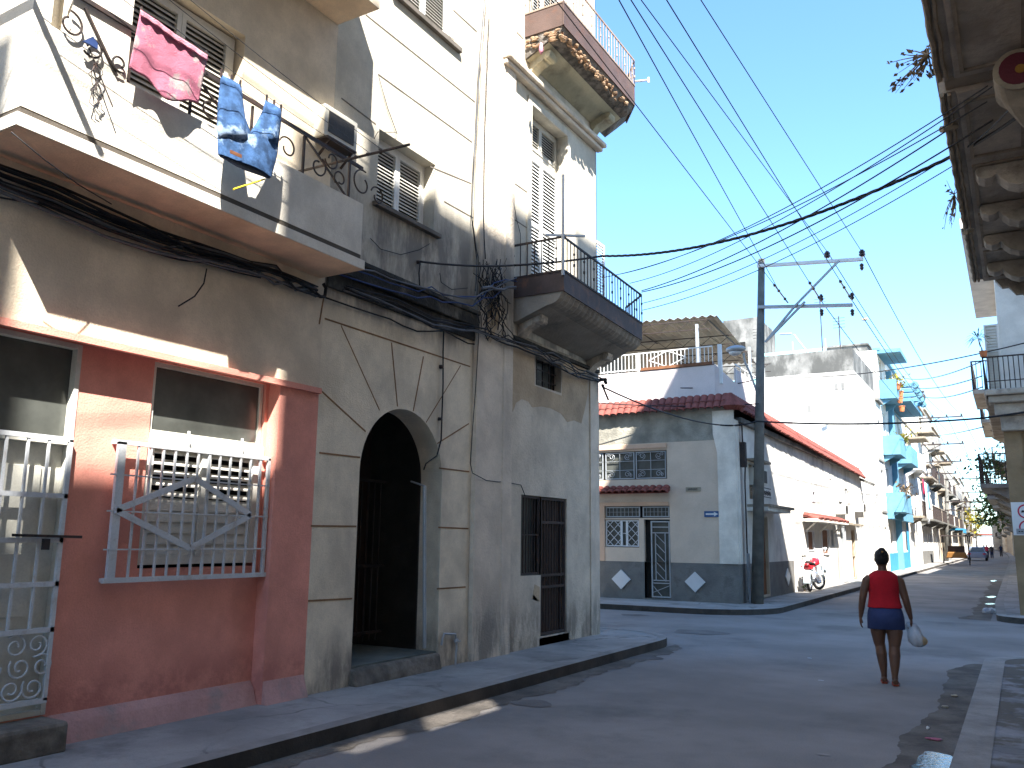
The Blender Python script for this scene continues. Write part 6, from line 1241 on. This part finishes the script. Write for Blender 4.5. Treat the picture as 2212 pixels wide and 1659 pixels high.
MP('frame', 'silver', lambda q: (q.tube([mq(0,.38,.85),mq(0,.3,.5),mq(0,0,.28),mq(0,-.3,.35),mq(0,-.62,.30)],.025,8), q.tube([mq(-.11,-.62,.30),mq(-.12,-.5,.7)],.028,8), q.tube([mq(.11,-.62,.30),mq(.12,-.5,.7)],.028,8), q.tube([mq(-.08,.40,.92),mq(-.02,.66,.30)],.025,8), q.tube([mq(.1,.38,.92),mq(.16,.62,.30)],.025,8), q.tube([mq(-.1,-.1,.2),mq(-.3,-.15,.0)],.014,6)), smooth=True)
MP('handlebar', 'chrome', lambda q: (q.tube([mq(-.36,.22,1.02),mq(-.2,.34,1.04),mq(0,.40,.94),mq(.2,.34,1.06),mq(.36,.20,1.04)],.014,8), q.tube([mq(-.30,.26,1.02),mq(-.34,.26,1.18)],.008,5), q.tube([mq(.28,.26,1.05),mq(.30,.26,1.22)],.008,5)), smooth=True)
MP('handle_grip', 'rubber', lambda q: (q.tube([mq(-.27,.28,1.03),mq(-.42,.16,1.01)],.022,8), q.tube([mq(.27,.28,1.05),mq(.42,.15,1.03)],.022,8)))
MP('mirror', 'silver', lambda q: q.ell(tuple(mq(-.36,.26,1.10)),.055,.02,.04,12,6), smooth=True); MP('mirror', 'silver', lambda q: q.ell(tuple(mq(.31,.26,1.26)),.06,.02,.05,12,6), smooth=True)
MP('headlight', 'chrome', lambda q: q.ell(tuple(mq(0,.52,.88)),.09,.08,.09,12,8), smooth=True)
MP('number_plate', 'signwhite', lambda q: q.hexa([mq(-.09,-.93,.52),mq(.09,-.93,.52),mq(.09,-.92,.52),mq(-.09,-.92,.52),mq(-.09,-.90,.64),mq(.09,-.90,.64),mq(.09,-.89,.64),mq(-.09,-.89,.64)]))
# weed at the wall foot
leaf_cluster('wall_weed', [fr(7.0,.12,.12), fr(7.0,.2,.35)], 9, .07, .05, 'small weed at the foot of the white wall beside the motorbike', leafn=4)
# ================================================================== TRICYCLE CART, CAR, FAR PEOPLE
q = onz(2068,1216,.0); KX, KY = q.x, min(q.y, 80)
d_ = ray(2068,1216); KC = CC+d_*(78/d_.y); KC.z = 0
ct_ = thing('tricycle_cart', tuple(KC), 'three wheeled cycle cart with an amber box and dark canopy posts', 'tricycle cart')
mb = MB(); mb.hexa([KC+Vector(v) for v in ((-.75,-.4,.55),(.75,-.4,.55),(.8,.4,.55),(-.8,.4,.55),(-.62,-.45,1.0),(.62,-.45,1.0),(.62,.4,1.05),(-.62,.4,1.05))]); mb.build('amber_box', M['amber'], ct_, bevel=.06)
mb = MB()
for x in (-.95,.9): mb.tube([KC+Vector((x,-.2,.33+.33*math.sin(t))) + Vector((0,.33*math.cos(t),0)) for t in [2*math.pi*i/16 for i in range(17)]], .035, 6); mb.tube([KC+Vector((x,0,.3)), KC+Vector((x*.95,0,2.3))], .06, 6)
mb.build('wheel', M['rubber'], ct_)
mb = MB(); mb.box(KC.x-1.05,KC.x+1.0,KC.y-.8,KC.y+1.0,2.25,2.34); mb.build('canopy', M['iron'], ct_); mb = MB(); mb.box(KC.x-.6,KC.x+.6,KC.y+.1,KC.y+.2,.9,1.5); mb.build('seat_back', M['doordark'], ct_); mb = MB(); mb.bar(KC+Vector((-.9,0,.4)), KC+Vector((.9,0,.4)), .05); mb.build('axle', M['steel'], ct_)
d_ = ray(2112,1200); VC = CC+d_*(102/d_.y); VC.z = 0
cr = thing('parked_car', tuple(VC), 'grey blue car parked at the left kerb far down the street', 'car')
mb = MB(); mb.loft([[VC+Vector((x*w_, y, z)) for x, z in ((-.85,.3),(-.88,.6),(-.8,.85),(.8,.85),(.88,.6),(.85,.3))] for y, w_ in ((-2,.9),(-1.8,1),(1.8,1),(2.1,.88))]); mb.build('body', M['bluecar'], cr, bevel=.05)
mb = MB(); mb.hexa([VC+Vector(v) for v in ((-.78,-1.4,.85),(.78,-1.4,.85),(.78,1.1,.85),(-.78,1.1,.85),(-.62,-.9,1.38),(.62,-.9,1.38),(.62,.5,1.38),(-.62,.5,1.38))]); mb.build('cabin', M['bluecar'], cr, bevel=.05)
mb = MB(); mb.hexa([VC+Vector(v) for v in ((-.68,-1.42,.9),(.68,-1.42,.9),(.68,-1.38,.9),(-.68,-1.38,.9),(-.56,-1.0,1.32),(.56,-1.0,1.32),(.56,-.96,1.32),(-.56,-.96,1.32))]); mb.build('rear_window', M['glass'], cr)
for x in (-.8,.8):
    for y in (-1.3,1.35): mb = MB(); mb.tube([VC+Vector((x-.08,y,.31)), VC+Vector((x+.08,y,.31))], .31, 16); mb.build('wheel', M['rubber'], cr)
for x in (-.66,.66): mb = MB(); mb.box(VC.x+x-.12,VC.x+x+.12,VC.y-2.03,VC.y-1.98,.62,.76); mb.build('tail_light', M['signred'], cr)
def walker(px, py, Y, top, legs, lab, h=1.65):
    d_ = ray(px, py); c = CC+d_*(Y/d_.y); c.z = 0; t = thing('person', tuple(c), lab, 'person', 'people far down the street')
    b = MB(); s = h/1.65
    def rz(x, y, z, rx, ry): return [c+Vector((x+rx*math.cos(2*math.pi*k/10), y+ry*math.sin(2*math.pi*k/10), z*s)) for k in range(10)]
    b.loft([rz(0,0,.8,.16,.11), rz(0,0,1.0,.13,.10), rz(0,0,1.3,.19,.11), rz(0,0,1.38,.12,.08), rz(0,0,1.42,.05,.05), rz(0,0,1.48,.05,.05)]); b.loft([rz(0,0,1.44,.04,.05), rz(0,0,1.52,.08,.09), rz(0,0,1.6,.07,.08), rz(0,0,1.65,.02,.02)])
    for sg in (-1, 1): b.loft([rz(sg*.08,0,.86,.09,.09), rz(sg*.09,sg*.08,.45,.06,.06), rz(sg*.09,sg*.12,.08,.04,.04), rz(sg*.09,sg*.12+.06,.02,.05,.1)]); b.loft([rz(sg*.18,0,1.34,.05,.05), rz(sg*.24,0,1.05,.04,.04), rz(sg*.26,.06,.8,.03,.03), rz(sg*.26,.06,.68,.03,.02)])
    o = b.build('body', M['skin'], t, smooth=True); rm = o.modifiers.new('remesh','REMESH'); rm.mode = 'VOXEL'; rm.voxel_size = .03; rm.use_smooth_shade = True
    k = MB(); k.loft([rz(0,0,.85,.19,.14), rz(0,0,1.0,.16,.12), rz(0,0,1.3,.215,.125), rz(0,0,1.4,.12,.09)]); k.build('shirt', M[top], t, smooth=True)
    for sg in (-1, 1): k = MB(); k.loft([rz(sg*.085,0,.9,.11,.11), rz(sg*.09,sg*.08,.45,.08,.08), rz(sg*.09,sg*.12,.12,.06,.06)]); k.build('trouser_leg', M[legs], t, smooth=True)
walker(2132,1190,120,'signred','jeansd','far person in a red shirt in the middle of the street'); walker(2142,1190,118,'ink','jeansd','far person in dark clothes right of the red shirt'); walker(2126,1190,128,'blued','ink','far person in blue at the left of the group'); walker(2162,1188,135,'jeansd','ink','far person in dark blue near the right pavement')
# ================================================================== LITTER AND SMALL GROUND THINGS
def blob(name, px, py, z, rx, ry, rz_, mt, lab, cat='litter'):
    q = onz(px, py, z); mb = MB(); n = 12
    for k in range(3): mb.ell((q.x+random.uniform(-rx,rx)*.4, q.y+random.uniform(-ry,ry)*.4, z+rz_*.6), rx*random.uniform(.6,1), ry*random.uniform(.6,1), rz_*random.uniform(.6,1), 10, 6)
    for v in range(len(mb.v)): mb.v[v] += Vector([random.uniform(-1,1)*rz_*.12 for _ in range(3)])
    return tag(mb.build(name, M[mt]), lab, cat)
blob('rubbish_bag', 2132,1325,.0,.13,.10,.09,'plastic','crumpled white bag in the gutter at the far right corner, left one','bag'); blob('rubbish_bag', 2146,1323,.0,.11,.10,.08,'whitewall','crumpled white bag in the gutter at the far right corner, right one','bag')
blob('wrapper', 2015,1598,.008,.07,.03,.012,'towel','pink and white wrapper lying in the right gutter'); blob('wrapper', 2042,1528,.008,.03,.02,.012,'beige','pale yellowish scrap in the right gutter'); blob('wrapper', 2004,1574,.008,.015,.015,.015,'signwhite','tiny white pebble by the right gutter'); blob('wrapper', 2062,1504,.008,.03,.03,.015,'beige','small beige scrap against the right kerb')
blob('paper_scrap', 1208,1449,.004,.03,.02,.008,'signwhite','tiny white scrap in the left gutter'); blob('paper_scrap', 1773,1470,.003,.03,.015,.004,'signwhite','tiny pale scrap on the road left of the woman'); blob('paper_scrap', 1780,1630,.003,.06,.03,.003,'kerb','pale flat patch of paper on the road at the bottom')
blob('paper_scrap', 1749,1422,.003,.03,.02,.004,'signwhite','pale scrap on the road further left of the woman')
for i, (px, py) in enumerate(((1370,1329),(1510,1366),(1385,1420),(1150,1520))):
    q = onz(px, py, 0); mb = MB(); k = 24; rr = (.32,.5,.3,.22)[i]; mb.add([(q.x,q.y,.0065)]+[(q.x+rr*(1+.15*math.sin(3*t+i))*math.cos(t), q.y+rr*.8*(1+.12*math.sin(5*t))*math.sin(t), .0055) for t in [2*math.pi*j/k for j in range(k)]], [(0,j+1,(j+1)%k+1) for j in range(k)]); tag(mb.build('road_patch', M['tarpatch']), kind='structure')
def floor_leaf(): pass
print('objects', len(bpy.data.objects))
